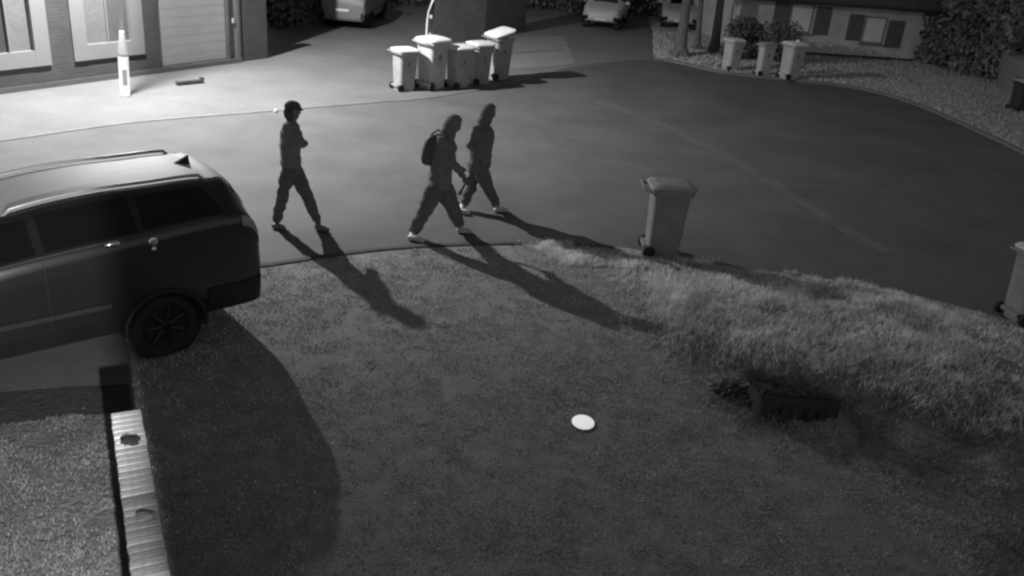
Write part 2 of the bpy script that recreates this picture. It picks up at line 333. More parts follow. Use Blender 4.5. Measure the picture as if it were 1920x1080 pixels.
def brick_mesh(s):
    bm = bmesh.new(); box(bm, (0, 0, 0), s, bev=.004); me = bpy.data.meshes.new('brick'); bm.to_mesh(me); bm.free(); me.materials.append(bks[0]); return me
def put_brick(me, loc, m, rz=0, tilt=0):
    o = bpy.data.objects.new('brick', me); COL.objects.link(o); o.parent = wall; o.location = loc; o.rotation_euler = (tilt, random.uniform(-.01, .01), rz)
    o.material_slots[0].link = 'OBJECT'; o.material_slots[0].material = m
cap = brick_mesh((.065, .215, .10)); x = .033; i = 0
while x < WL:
    m = m_white if i < 7 else (mat('wall_brick_half_lit', .52, .85, .3, 14, .4, 90) if i < 11 else (bks[2] if i < 15 else random.choice(bks)))  # far coping bricks coloured paler to carry the brighter light there
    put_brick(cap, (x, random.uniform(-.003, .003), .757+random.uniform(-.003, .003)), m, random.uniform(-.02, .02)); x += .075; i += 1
st = brick_mesh((.215, .1, .065))
for c in range(9):
    xx = .1075 if c % 2 else .0
    while xx < WL:
        if xx > .05:
            for sd in (1, -1): put_brick(st, (xx, sd*.055+random.uniform(-.002, .002), .036+c*.075), random.choice(bks))
        xx += .225

def clump(name, label, cat, px, py, z, r, m):
    g = G(px, py, z); bm = bmesh.new(); bmesh.ops.create_icosphere(bm, subdivisions=3, radius=1)
    for v in bm.verts:
        k = 1+.55*(vnoise(np.array([v.co.x*2.3+px]), np.array([v.co.y*2.3+v.co.z]), 4)[0]-.5)+.35*(vnoise(np.array([v.co.x*6+px]), np.array([v.co.y*6+v.co.z*3]), 6)[0]-.5)
        v.co = Vector((v.co.x*r[0]*k, v.co.y*r[1]*k, max(v.co.z, -.2)*r[2]*k))
    o = build(name, bm, m, None, True); o.location = (g[0], g[1], z+.005); return tag(o, label, cat)
m_moss = mat('moss', .05, 1, .5, 30, .8, 120)
clump('moss_clump', 'dark clump of moss near the far end of the garden wall', 'moss', 243, 828, .808, (.075, .05, .03), m_moss)
clump('moss_clump', 'smaller dark moss clump halfway along the garden wall', 'moss', 273, 967, .808, (.07, .035, .025), mat('moss_grey', .10, 1, .5, 30, .8, 120))

# ------------------------------------------------------------------ street lamp
gl = G(235, 181); gl[2] = .01
m_galv = mat('pale_galvanised_steel', .7, .5, .12, 6, spec=.6)
lampo = thing('street_lamp', 'tall pale street lamp post with a thick base and cone in front of the house', 'street lamp', gl)
bm = bmesh.new(); lathe(bm, [(.115, -.05), (.115, .03), (.105, .05), (.105, .85), (.098, .87)], 24); build('base', bm, m_galv, lampo, True)
bm = bmesh.new(); lathe(bm, [(.105, .873), (.105, .89), (.05, 1.34), (.046, 1.37)], 24); build('cone', bm, mat('painted_cone', .7, .4, .1, 6, spec=.6), lampo, True)
bm = bmesh.new(); lathe(bm, [(.045, 1.372), (.04, 6.2), (.03, 6.4)], 20); build('pole', bm, m_galv, lampo, True)
hd = LAMP_POS-Vector(gl); bm = bmesh.new(); tube(bm, [(0, 0, 6.35), (hd.x*.15, hd.y*.15, hd.z+.1), (hd.x*.5, hd.y*.5, hd.z+.28), (hd.x*.8, hd.y*.8, hd.z+.24)], .028); build('arm', bm, m_galv, lampo, True)
bm = bmesh.new(); an = math.atan2(hd.y, hd.x); box(bm, (hd.x, hd.y, hd.z+.22), (.6, .24, .1), Matrix.Rotation(an, 3, 'Z'), .03); build('lantern_head', bm, m_galv, lampo)
bm = bmesh.new(); box(bm, (hd.x, hd.y, hd.z+.15), (.36, .18, .03), Matrix.Rotation(an, 3, 'Z'), .01); build('lamp_lens', bm, mat('lit_lens', .8, .4, emit=12), lampo)
bm = bmesh.new(); box(bm, (.104*.5, -.104*.86, .42), (.006, .09, .34), Matrix.Rotation(R(-60), 3, 'Z'), .002); build('access_door', bm, m_galv, lampo)
lampo.rotation_euler = (0, R(2.2), 0)                    # post tilted so it looks more upright in the camera view
# the floodlight, just below the camera and out of its sight
mat('black_metal', .03, .5)
fo = thing('floodlight', 'small black floodlight on a slim post below the camera', 'floodlight', FLOOD_POS)
aim = Matrix.Rotation(math.atan2(-.465, -.885), 3, 'Z')
bm = bmesh.new(); box(bm, (-.09, 0, 0), (.10, .22, .16), None, .01); bmesh.ops.rotate(bm, matrix=aim, verts=bm.verts); build('housing', bm, _mats['black_metal'], fo)
bm = bmesh.new(); box(bm, (-.03, 0, 0), (.014, .19, .13)); bmesh.ops.rotate(bm, matrix=aim, verts=bm.verts); build('lens', bm, _mats['lit_lens'], fo)
bm = bmesh.new(); tube(bm, [(.10, .05, 0), (.18, .08, -.02), (.2, .08, -.2), (.2, .08, -3.1)], .02, 8); build('post', bm, _mats['black_metal'], fo)

# ------------------------------------------------------------------ houses
class Wall:
    """a vertical wall between two ground points; pixels on it become (along, up)"""
    def __init__(s, A, B):
        s.A = np.array([A[0], A[1], 0.]); d = np.array([B[0]-A[0], B[1]-A[1], 0.]); s.L = np.linalg.norm(d); s.d = d/s.L
        n = np.array([s.d[1], -s.d[0], 0]); s.n = n if n@(CAM-s.A) > 0 else -n; s.ang = math.atan2(s.d[1], s.d[0])
        s.side = 1 if np.cross(s.d, s.n)[2] > 0 else -1
    def sz(s, px, py):
        p = on_plane(px, py, s.A, s.n)-s.A; return p@s.d, p[2]
    def panel(s, bm, s0, s1, z0, z1, out0, out1):
        """box from out0 to out1 in front of the wall, in the house's own frame (x along, y outwards * side)"""
        y0, y1 = sorted((out0*s.side, out1*s.side)); box(bm, ((s0+s1)/2, (y0+y1)/2, (z0+z1)/2), (s1-s0, y1-y0, z1-z0))
    def uvwall(s, name, m, holes, s0, s1, z1, depth, parent):
        """wall face with real openings, made of a grid of cells round the holes, and reveals"""
        xsv = sorted({s0, s1, *[h[0] for h in holes], *[h[1] for h in holes]}); zsv = sorted({0, z1, *[h[2] for h in holes], *[h[3] for h in holes]})
        bm = bmesh.new(); uv = bm.loops.layers.uv.new('wall')
        def quad(pts, uvs):
            f = bm.faces.new([bm.verts.new(p) for p in pts])
            for l_, u_ in zip(f.loops, uvs): l_[uv].uv = u_
        for a, b in zip(xsv, xsv[1:]):
            for c, d in zip(zsv, zsv[1:]):
                if any(h[0] <= (a+b)/2 <= h[1] and h[2] <= (c+d)/2 <= h[3] for h in holes): continue
                quad([(a, 0, c), (b, 0, c), (b, 0, d), (a, 0, d)], [(a, c), (b, c), (b, d), (a, d)])
        y = -depth*s.side
        for (a, b, c, d) in holes:
            for (p, q_) in (((a, c), (a, d)), ((b, c), (b, d)), ((a, c), (b, c)), ((a, d), (b, d))):
                quad([(p[0], 0, p[1]), (q_[0], 0, q_[1]), (q_[0], y, q_[1]), (p[0], y, p[1])], [(p[0], p[1]), (q_[0], q_[1]), (q_[0], q_[1]+.1), (p[0], p[1]+.1)])
        bk = -8*s.side
        for (a) in (s0, s1): quad([(a, 0, 0), (a, bk, 0), (a, bk, z1), (a, 0, z1)], [(0, 0), (8, 0), (8, z1), (0, z1)])
        quad([(s0, bk, 0), (s1, bk, 0), (s1, bk, z1), (s0, bk, z1)], [(s0, 0), (s1, 0), (s1, z1), (s0, z1)])
        return build(name, bm, m, parent)
    def roof(s, s0, s1, z, over, rise, m, parent, end=.3):
        bm = bmesh.new(); a, b = s0-end, s1+end; y0, y1 = over*s.side, -(8+over)*s.side; ym = -4*s.side
        pr = [(y0, z-.12), (y0, z+.06), (ym, z+rise), (y1, z+.06), (y1, z-.12), (ym, z+rise-.2)]
        A_ = [bm.verts.new((a, y, zz)) for y, zz in pr]; B_ = [bm.verts.new((b, y, zz)) for y, zz in pr]
        for i in range(6): bm.faces.new((A_[i], A_[(i+1) % 6], B_[(i+1) % 6], B_[i]))
        for V_ in (A_, B_): bm.faces.new((V_[0], V_[1], V_[2], V_[5])); bm.faces.new((V_[5], V_[2], V_[3], V_[4]))
        bmesh.ops.recalc_face_normals(bm, faces=bm.faces[:])
        o = build('roof', bm, m, parent)
        g = bmesh.new(); tube(g, [(a, y0+.05*s.side, z-.06), (b, y0+.05*s.side, z-.06)], .05, 8); build('gutter', g, mat('gutter_plastic', .04, .5), o); return o

m_brick = brick_mat('house_brick', .075, .06, .07)
m_upvc = mat('white_window_frame', .235, .4, .05, 2, spec=.5)
m_curtain = mat('pale_curtain', .16, .9, .12, 5, .2, 12)
m_dark_glass = mat('dark_window_glass', .06, .08, spec=.6)
m_tiles = mat('roof_tiles', .10, .9, .3, 4, .6, 16)

def window(parent, w, s0, s1, z0, z1, frame, panes, proud=.045):
    """panes: list of (fraction from, fraction to, material)"""
    bm = bmesh.new()
    w.panel(bm, s0, s0+frame, z0, z1, -.06, proud); w.panel(bm, s1-frame, s1, z0, z1, -.06, proud)
    w.panel(bm, s0+frame, s1-frame, z0, z0+frame, -.06, proud-.003); w.panel(bm, s0+frame, s1-frame, z1-frame, z1, -.06, proud-.003)
    f = build('window', bm, m_upvc, parent)
    a, b = s0+frame, s1-frame
    for (u0, u1, m) in panes:
        g = bmesh.new(); w.panel(g, a+(b-a)*u0+.004, a+(b-a)*u1-.004, z0+frame, z1-frame, -.07, -.055); build('pane', g, m, f)
    for (u0, u1, m) in panes[:-1]:
        g = bmesh.new(); c = a+(b-a)*u1; w.panel(g, c-.02, c+.02, z0+frame, z1-frame, -.055, .0); build('mullion', g, mat('grey_mullion', .2, .5), f)
    return f

# left house
hw = Wall(G(-140, 196), G(454, 117))
hl = thing('brick_house', 'brick house with white framed windows and a pale garage door behind the street lamp', 'house', (hw.A[0], hw.A[1], 0), hw.ang)
def rect(w, x0, y0, x1, y1):
    (a, z1), (b, z0) = w.sz(x0, y0), w.sz(x1, y1); return a, b, z0, z1
ZT = 2.55
w1a, _ = hw.sz(-80, 150); w1b, z1b = hw.sz(96, 121)
w2a, z2a = hw.sz(139, 115); w2b, _ = hw.sz(271, 100)
ga, gz0 = hw.sz(301, 104); gb, gzt = hw.sz(427, 22); da, _ = hw.sz(431, 60); db, dz0 = hw.sz(450, 90); _, dzt = hw.sz(440, 14)
holes = [(w1a+.02, w1b-.02, z1b+.02, ZT-.02), (w2a+.02, w2b-.02, z2a+.02, ZT-.02), (ga, gb, .12, 2.12), (da, db, .12, 2.12)]
hw.uvwall('wall', m_brick, holes, 0, hw.L, 5.2, .16, hl)
hw.roof(0, hw.L, 5.2, .2, 2.2, m_tiles, hl, .0)
window(hl, hw, w1a, w1b, z1b, ZT, .33, [(0, .3, m_curtain), (.3, .62, m_dark_glass), (.62, 1, m_curtain)])
window(hl, hw, w2a, w2b, z2a, ZT, .33, [(0, .5, m_curtain), (.5, 1, mat('net_curtain_dark', .09, .9, .1, 4))])
gf = bmesh.new(); hw.panel(gf, ga, gb, .12, 2.12, -.15, -.12); g_ = build('garage_door', gf, mat('garage_door_paint', .31, .6, .10, 1.5), hl)
for i in range(9):
    z0 = .14+i*.22; q = bmesh.new(); hw.panel(q, ga+.02, gb-.02, z0, z0+.214, -.12, -.108); build('panel', q, _mats['garage_door_paint'], g_)
df = bmesh.new(); hw.panel(df, da, db, .12, 2.12, -.15, -.10); d_ = build('door', df, mat('side_door_paint', .2, .6, .08, 2), hl)
q = bmesh.new(); hw.panel(q, db-.16, db-.12, 1.0, 1.12, -.10, -.05); build('handle', q, m_galv, d_)
sw = Wall(G(455, 116.5), G(503, 110)); so = thing('side_wall', 'plain brick boundary wall joining the right end of the brick house', 'wall', (sw.A[0], sw.A[1], 0), sw.ang)
bm = bmesh.new(); uv = bm.loops.layers.uv.new('wall'); sw.panel(bm, .01, sw.L, 0, 1.85, -.22, -.02)
for f in bm.faces:
    for l_ in f.loops: l_[uv].uv = (l_.vert.co.x+l_.vert.co.y, l_.vert.co.z)
build('brickwork', bm, m_brick, so); bm = bmesh.new(); sw.panel(bm, .0, sw.L+.03, 1.853, 1.92, -.26, .02); build('coping', bm, m_kerb, so)
q = bmesh.new(); hw.panel(q, 0, hw.L, 0, .12, .0, .03); build('plinth', q, mat('plinth_render', .10, .9, .2, 2), hl)

# right house with shuttered windows
rw = Wall(G(1375, 97), G(1709, 119))
hr = thing('bungalow', 'low brick house with dark shutters beside pale curtained windows across the road', 'house', (rw.A[0], rw.A[1], 0), rw.ang)
_, eave = rw.sz(1712, 40); eave = max(eave, 1.9)
m_brick2 = brick_mat('bungalow_brick', .68, .58, .62)
wins = [(1480, 1525, 4, 62), (1618, 1661, 31, 82)]; shut = [(1450, 1479, 2, 60), (1527, 1556, 12, 66), (1589, 1617, 26, 76), (1662, 1692, 38, 90)]
hh_, sh_ = [], []
for (x0, x1, y0, y1) in wins:
    a, _ = rw.sz(x0, (y0+y1)/2); b, _ = rw.sz(x1, (y0+y1)/2); _, za = rw.sz((x0+x1)/2, y1); _, zb = rw.sz((x0+x1)/2, y0); hh_.append((a, b, za, min(zb, eave-.12)))
rw.uvwall('wall', m_brick2, hh_, 0, rw.L, eave, .12, hr)
for (a, b, c, d) in hh_:
    window(hr, rw, a+.004, b-.004, c+.004, d-.004, .05, [(0, 1, mat('bright_blind', .85, .9, .08, 3))], proud=-.02)
    q = bmesh.new(); rw.panel(q, a-.06, b+.06, c-.06, c-.004, .0, .07); build('window_sill', q, m_kerb, hr)
for (x0, x1, y0, y1) in shut:
    a, _ = rw.sz(x0, (y0+y1)/2); b, _ = rw.sz(x1, (y0+y1)/2); _, za = rw.sz((x0+x1)/2, y1); _, zb = rw.sz((x0+x1)/2, y0); zb = min(zb, eave-.12)
    q = bmesh.new(); rw.panel(q, a, b, za, zb, .002, .03); s_ = build('shutter', q, mat('dark_shutter', .14, .7, .2, 3), hr)
    nsl = 9; dz = (zb-za-.1)/nsl
    for i in range(nsl):
        q = bmesh.new(); rw.panel(q, a+.05, b-.05, za+.05+i*dz, za+.05+(i+.75)*dz, .03, .045); build('slat', q, _mats['dark_shutter'], s_)
rw.roof(-1, rw.L, eave+.05, .45, 2.4, m_tiles, hr)
q = bmesh.new(); rw.panel(q, 0, rw.L, 0, .16, .0, .05); build('plinth', q, mat('dark_plinth', .05, .9, .2, 2), hr)

# dark house behind the bins
A_, B_, C_ = G(812, 84), G(908, 74), G(985, 52)
bw_ = Wall(A_, B_); hb = thing('garage', 'plain dark brick garage end behind the row of bins', 'garage', (A_[0], A_[1], 0), bw_.ang)
bm = bmesh.new(); uv = bm.loops.layers.uv.new('wall')
loc = lambda p, z: Vector((np.dot(p[:2]-A_[:2], bw_.d[:2]), np.dot(p[:2]-A_[:2], [-bw_.d[1], bw_.d[0]]), z))
D_ = C_+(A_-B_)
ring = [A_, B_, C_, D_]
for i in range(4):
    p, q_ = ring[i], ring[(i+1) % 4]; L_ = float(np.linalg.norm(p-q_)); f = bm.faces.new([bm.verts.new(v) for v in (loc(p, 0), loc(q_, 0), loc(q_, 2.3), loc(p, 2.3))])
    for l_, u_ in zip(f.loops, [(0, 0), (L_, 0), (L_, 2.3), (0, 2.3)]): l_[uv].uv = u_
build('wall', bm, brick_mat('dark_brick', .22, .17, .19), hb)
bm = bmesh.new(); lo_ = [bm.verts.new(loc(p, 2.3)) for p in ring]; mid = [(loc(ring[0], 2.9)+loc(ring[1], 2.9))/2, (loc(ring[2], 2.9)+loc(ring[3], 2.9))/2]; t0, t1 = bm.verts.new(mid[0]), bm.verts.new(mid[1])
bm.faces.new((lo_[0], lo_[1], t0)); bm.faces.new((lo_[1], lo_[2], t1, t0)); bm.faces.new((lo_[2], lo_[3], t1)); bm.faces.new((lo_[3], lo_[0], t0, t1)); build('roof', bm, m_tiles, hb)

# ------------------------------------------------------------------ wheelie bins
m_bin = mat('dark_bin_plastic', .36, .5, .2, 5, .15, 60, spec=.4); m_bin_lid = mat('bin_lid_plastic', .75, .45, .15, 6, spec=.5); m_bin_pale = mat('pale_bin_plastic', .5, .5, .2, 5, spec=.4)
m_rubber = mat('rubber', .03, .9, .2, 20)
def make_bin(label, loc, rz, group, k=1., body=None, lid_m=None, lid_open=0., sticker=True, width=1., cat='bin'):
    """back (handle, wheels) at -x, front at +x"""
    body = body or m_bin; lid_m = lid_m or m_bin_lid
    t = thing('wheelie_bin', label, cat, loc, rz, group); t.scale = (k, k*width, k)
    bm = bmesh.new()
    secs = [(.0, .20, .19, -.01), (.04, .215, .20, 0), (.5, .235, .225, .005), (.86, .255, .245, .012), (.90, .265, .255, .012), (.91, .295, .285, .012), (.96, .295, .285, .012)]
    rows = []
    for (z, hx, hy, ox) in secs:
        r_ = []
        for k_ in range(20):
            a = 2*math.pi*(k_+.5)/20; ca, sa = math.cos(a), math.sin(a); e = .32
            r_.append(bm.verts.new((ox+hx*math.copysign(abs(ca)**e, ca), hy*math.copysign(abs(sa)**e, sa), z)))
        rows.append(r_)
    for a_, b_ in zip(rows, rows[1:]):
        for k_ in range(20): bm.faces.new((a_[k_], a_[(k_+1) % 20], b_[(k_+1) % 20], b_[k_]))
    bm.faces.new(rows[0][::-1]); bm.faces.new(rows[-1])
    box(bm, (-.24, 0, .13), (.08, .30, .05)); box(bm, (.235, 0, .55), (.02, .26, .5), None, .008)
    build('body', bm, body, t)
    bm = bmesh.new(); rows = []
    for (z, hx, hy) in ((.0, .30, .29), (.025, .315, .30), (.045, .30, .285), (.075, .22, .20), (.085, .1, .1)):
        r_ = []
        for k_ in range(20):
            a = 2*math.pi*(k_+.5)/20; ca, sa = math.cos(a), math.sin(a); e = .35
            r_.append(bm.verts.new((.31+hx*math.copysign(abs(ca)**e, ca)+.012, hy*math.copysign(abs(sa)**e, sa), z)))
        rows.append(r_)
    for a_, b_ in zip(rows, rows[1:]):
        for k_ in range(20): bm.faces.new((a_[k_], a_[(k_+1) % 20], b_[(k_+1) % 20], b_[k_]))
    bm.faces.new(rows[0][::-1]); bm.faces.new(rows[-1]); box(bm, (.64, 0, .012), (.05, .22, .02), None, .006)
    lid = build('lid', bm, lid_m, t); lid.location = (-.31, 0, .963); lid.rotation_euler = (0, -lid_open, 0)
    bm = bmesh.new(); tube(bm, [(-.29, .2, .93), (-.37, .2, .97), (-.37, -.2, .97), (-.29, -.2, .93)], .016, 8); build('handle', bm, body, t, True)
    for s in (1, -1):
        bm = bmesh.new(); lathe(bm, [(.04, -.025), (.085, -.025), (.085, .025), (.04, .025)], 18, Matrix.Translation((-.21, s*.22, .085)) @ Matrix.Rotation(R(90), 4, 'X')); build('wheel', bm, m_rubber, t)
    if sticker:
        bm = bmesh.new(); box(bm, (.0, -.238, .66), (.10, .004, .12), Matrix.Rotation(R(2), 3, 'X')); build('sticker', bm, mat('faded_sticker', .24, .6, .2, 30), t)
    return t
gb_ = 'wheelie bins in the row beside the lit pavement'
def at(px, py, z=0): p = G(px, py, z); return (p[0], p[1], z)
make_bin('short wheelie bin at the left end of the row nearest the street lamp', at(757, 168, .01), R(38), gb_, .97)
make_bin('tall wheelie bin with a wide pale lid standing second in the row', at(808, 165, .01), R(52), gb_, 1.2, lid_m=mat('pale_lid', .8, .5, .1, 6), body=mat('grey_bin_plastic', .5, .5, .2, 5, spec=.4))
make_bin('middle wheelie bin of the five with a small lit lid below its taller neighbour', at(858, 163, .01), R(44), gb_, 1.0)
make_bin('dark wheelie bin squeezed between the middle bin and the one with a raised lid', at(896, 156, .01), R(40), gb_, 1.02)
make_bin('wheelie bin with its white lid raised at the right end of the row', at(932, 147, .01), R(38), gb_, 1.13, lid_m=mat('white_lid', .85, .5, .08, 6), lid_open=R(15))
gr_ = 'wheelie bins on the verge by the bungalow'
make_bin('pale wheelie bin left of the three in front of the bungalow', at(1368, 131, .05), R(28), gr_, .92, body=m_bin_pale)
make_bin('narrow lidded bin standing between the two wider bins by the bungalow', at(1429, 141, .05), R(28), gr_, .95, body=m_bin_pale, width=.6, lid_m=m_bin)
make_bin('pale wheelie bin with a bright lid and a white reflector by the bungalow', at(1478, 147, .05), R(28), gr_, 1.05, body=m_bin_pale, lid_m=_mats['white_lid'])
make_bin('lone dark wheelie bin standing on the near kerb at the edge of the rough grass', at(1238, 474, .0), R(3), None, 1.06, body=mat('charcoal_bin', .24, .55, .2, 5), lid_m=mat('charcoal_lid', .26, .55, .2, 5), sticker=False)
make_bin('pale lidded wheelie bin on the near kerb at the right edge of the picture', at(1918, 598, .02), R(16), None, 1.0, body=mat('weathered_bin', .3, .55, .2, 5), sticker=False)
make_bin('black wheelie bin with a light rimmed lid on the verge at the far right', at(1906, 208, .05), R(20), None, .85, body=mat('black_bin', .05, .5, .2, 5), lid_m=m_bin_pale)
# reflector bits
g = G(1497, 78, 1.16)
bm = bmesh.new(); box(bm, (0, 0, .05), (.10, .03, .16), None, .01); o = build('reflector', bm, mat('bright_reflector', .95, .25, .02, 3, spec=1.)); o.location = (g[0]-.02, g[1]-.02, 1.09); tag(o, 'small bright white reflector standing on a bin lid by the bungalow', 'reflector')

# thin bent pole behind the bins
bp0 = G(800, 118); pn = np.array([-bp0[0], -bp0[1], 0]); pn /= np.linalg.norm(pn)
po = thing('bent_pole', 'thin pale pole bending to the right behind the row of bins', 'pole', (bp0[0], bp0[1], 0))
pts = [on_plane(x, y, bp0, pn)-bp0 for x, y in ((797, 118), (799, 90), (800, 66), (801, 45), (804, 22), (811, 2), (824, -22), (842, -40))]
bm = bmesh.new(); tube(bm, [tuple(p) for p in pts], [.035, .034, .033, .032, .03, .028, .025, .02], 10); build('pole', bm, m_galv, po, True)
for (x, y) in ((808, 31), (806, 65)):
    p = on_plane(x, y, bp0, pn)-bp0; bm = bmesh.new(); box(bm, tuple(p), (.09, .02, .11), None, .01); tube(bm, [tuple(p), tuple(p-np.array([.09, 0, 0]))], .01, 6); build('marker', bm, mat('marker_plate', .6, .4), po)

# ------------------------------------------------------------------ cars
CL, CW = 4.55, 1.86
def cubic(xk, yk, x):
    xk, yk = np.asarray(xk, float), np.asarray(yk, float); m = np.gradient(yk, xk, axis=0) if yk.ndim == 1 else np.gradient(yk, xk, axis=0)
    i = np.clip(np.searchsorted(xk, x)-1, 0, len(xk)-2); h = xk[i+1]-xk[i]; t = (x-xk[i])/h
    if yk.ndim > 1: h = h[:, None]; t = t[:, None]
    return (2*t**3-3*t**2+1)*yk[i]+(t**3-2*t**2+t)*h*m[i]+(-2*t**3+3*t**2)*yk[i+1]+(t**3-t**2)*h*m[i+1]
# stations from tail to nose: x, bottom, belt, top, half width, roof half width
ST = np.array([
 [-2.45, .50, 1.00, 1.08, .68, .44], [-2.43, .38, 1.10, 1.20, .80, .48], [-2.38, .35, 1.24, 1.36, .865, .50], [-2.31, .34, 1.33, 1.52, .89, .51], [-2.22, .34, 1.37, 1.655, .905, .52], [-2.05, .34, 1.385, 1.685, .915, .53],
 [-1.4, .34, 1.36, 1.70, .93, .535], [-.9, .34, 1.325, 1.695, .93, .54], [-.4, .34, 1.29, 1.65, .93, .54], [.05, .34, 1.25, 1.56, .93, .54], [.5, .34, 1.20, 1.40, .925, .56], [.95, .34, 1.13, 1.22, .915, .60], [1.5, .34, 1.06, 1.14, .90, .66], [1.9, .35, .98, 1.05, .85, .60], [2.15, .40, .88, .94, .74, .50], [2.27, .46, .76, .80, .58, .42]])
def car_surface(x):
    s = cubic(ST[:, 0], ST[:, 1:], np.asarray(x, float)); zb, zbelt, zt, hw_, hr_ = s.T; k = np.clip((zt-zbelt)/.55, 0.08, 1)
    R_ = lambda y, z: np.stack([x, y, z], -1)
    pts = [R_(hw_*0, zb), R_(hw_*.80, zb), R_(hw_*.955, zb+.05), R_(hw_*.995, zb+.22), R_(hw_, zb+.40), R_(hw_*.985, zbelt-.20), R_(hw_*.975, zbelt-.09), R_(hw_*.955, zbelt-.02), R_(hw_*.935, zbelt+.012)]
    for t in (.33, .66, .9): pts.append(R_(hw_*.935*(1-t)+(hr_+.05)*t, zbelt+(zt-zbelt-.06*k)*t))
    pts += [R_(hr_, zt-.03*k), R_(hr_*.86, zt-.004), R_(hr_*.45, zt+.015), R_(hr_*0, zt+.02)]
    return np.stack(pts, 1)             # (n, 16, 3)
def make_car(label, loc, rz, paint, k=1., glass=None, detail=True):
    t = thing('car', label, 'car', loc, rz); t.scale = (k, k, k if k > .9 else k*.88)
    glass = glass or m_car_glass
    xs_ = np.concatenate([np.linspace(-2.45, -1.9, 18, endpoint=False), np.linspace(-1.9, 2.0, 90, endpoint=False), np.linspace(2.0, 2.27, 10)])
    Pn = car_surface(xs_); nS, nR = Pn.shape[:2]
    # densify round the ring so the arches cut cleanly
    u = np.arange(nR); uu = np.concatenate([np.linspace(0, 2, 3, endpoint=False), np.linspace(2, 6, 24, endpoint=False), np.linspace(6, nR-1, 19)])
    Q = np.stack([np.stack([np.interp(uu, u, Pn[i, :, c]) for c in range(3)], -1) for i in range(nS)]); nR = Q.shape[1]
    L = Q; Rr = Q[:, ::-1].copy(); Rr[..., 1] *= -1
    A = np.concatenate([L, Rr[:, 1:-1]], 1); nR2 = A.shape[1]; V = A.reshape(-1, 3)
    i, j = np.meshgrid(np.arange(nS-1), np.arange(nR2), indexing='ij'); j2 = (j+1) % nR2
    F = np.stack([i*nR2+j, (i+1)*nR2+j, (i+1)*nR2+j2, i*nR2+j2], -1).reshape(-1, 4)
    c = V[F].mean(1); cut = np.zeros(len(F), bool)
    for ax in (-1.36, 1.36): cut |= (np.hypot(c[:, 0]-ax, c[:, 2]-.34) < .395) & (np.abs(c[:, 1]) > .62)
    F = F[~cut]
    me_o = from_np('body', V, F, paint, t, True); me = me_o.data
    bm = bmesh.new(); bm.from_mesh(me)
    for row in (0, nS-1):
        bm.verts.ensure_lookup_table(); bm.faces.new([bm.verts[row*nR2+k_] for k_ in range(nR2)])
    bmesh.ops.recalc_face_normals(bm, faces=bm.faces[:]); bm.to_mesh(me); bm.free()
    for p in me.polygons: p.use_smooth = True
    def patch(name, x0, x1, u0, u1, m, off=.006, sides=(1, -1), parent=t, nx_=16, nu=6, shear=(0, 0)):
        for s in sides:
            us = np.linspace(u0, u1, nu); G_ = []
            for kx in range(nx_):
                row = []
                for ku in range(nu):
                    f_ = ku/(nu-1); xa, xb = x0+shear[0]*f_, x1+shear[1]*f_; x_ = xa+(xb-xa)*kx/(nx_-1); P_ = car_surface(np.array([x_]))[0]
                    row.append([np.interp(us[ku], np.arange(16), P_[:, c_]) for c_ in range(3)])
                G_.append(row)
            G_ = np.array(G_); du = np.gradient(G_, axis=0); dv = np.gradient(G_, axis=1); nn = np.cross(du, dv); nn /= np.linalg.norm(nn, axis=2)[..., None]+1e-9
            ctr = np.array([0, 0, .9]); sg = np.sign(((G_-ctr)*nn).sum(-1, keepdims=True)); G_ = G_+nn*sg*off; G_[..., 1] *= s
            ii, jj = np.meshgrid(np.arange(nx_-1), np.arange(nu-1), indexing='ij'); Fp = np.stack([ii*nu+jj, (ii+1)*nu+jj, (ii+1)*nu+jj+1, ii*nu+jj+1], -1).reshape(-1, 4)
            o_ = from_np(name, G_.reshape(-1, 3), Fp, m, parent, True)
        return o_
    patch('window', -.28, .34, 8.2, 11.3, glass, shear=(0, -.12)); patch('window', -1.18, -.36, 8.2, 11.3, glass); patch('quarter_window', -2.06, -1.26, 8.25, 11.2, glass, shear=(.16, 0))
    patch('window_trim', -2.05, .55, 7.6, 8.0, mat('dark_gloss_trim', .05, .25, spec=.8), .006, nx_=30)
    patch('windscreen', .10, .92, 12.2, 15, glass, .006); patch('rear_window', -2.37, -2.25, 11, 15, glass, .012)
    patch('sill', -.85, 1.0, 3.72, 4.0, mat('side_moulding', .03, .3, .1, 4, spec=.7), .016, nx_=20)
    patch('tail_lamp', -2.435, -2.22, 5.9, 7.6, mat('tail_lamp_lens', .35, .15, spec=.8), .008)
    patch('headlamp', 1.95, 2.2, 5.4, 7.0, mat('headlamp_lens', .6, .1, spec=.8), .008)
    patch('bumper', -2.44, -1.80, 2, 3.6, mat('black_bumper', .015, .6, .2, 20), .012); patch('bumper', 1.80, 2.25, 2, 3.2, _mats['black_bumper'], .012)
    if detail and k > .9: patch('roof_panel', -2.20, .06, 12.75, 15, mat('lamp_shine_roof', .65, .6, .06, 1.5, metal=.5), .005, nx_=40)  # paler skin stands in for the street lamp's shine on the black roof
    m_dome = mat('bright_chrome', .95, .2, metal=1.)
    if detail:
        for s_ in (1, -1):
            for nm, x_, u_, r_ in (('door_handle', -.93, 7.2, (.075, .03, .032)), ('side_glint', -1.30, 6.2, (.045, .014, .045)), ('side_glint_small', -1.30, 5.45, (.025, .014, .025))):  # the two domes behind the handle are added only to catch glints
                P0 = car_surface(np.array([x_]))[0]; y_, z_ = np.interp(u_, np.arange(16), P0[:, 1]), np.interp(u_, np.arange(16), P0[:, 2])
                bm = bmesh.new(); bmesh.ops.create_uvsphere(bm, u_segments=18, v_segments=12, radius=1); bmesh.ops.scale(bm, vec=r_, verts=bm.verts); bmesh.ops.translate(bm, vec=(x_, s_*(y_+.006), z_), verts=bm.verts); build(nm, bm, m_dome, t, True)
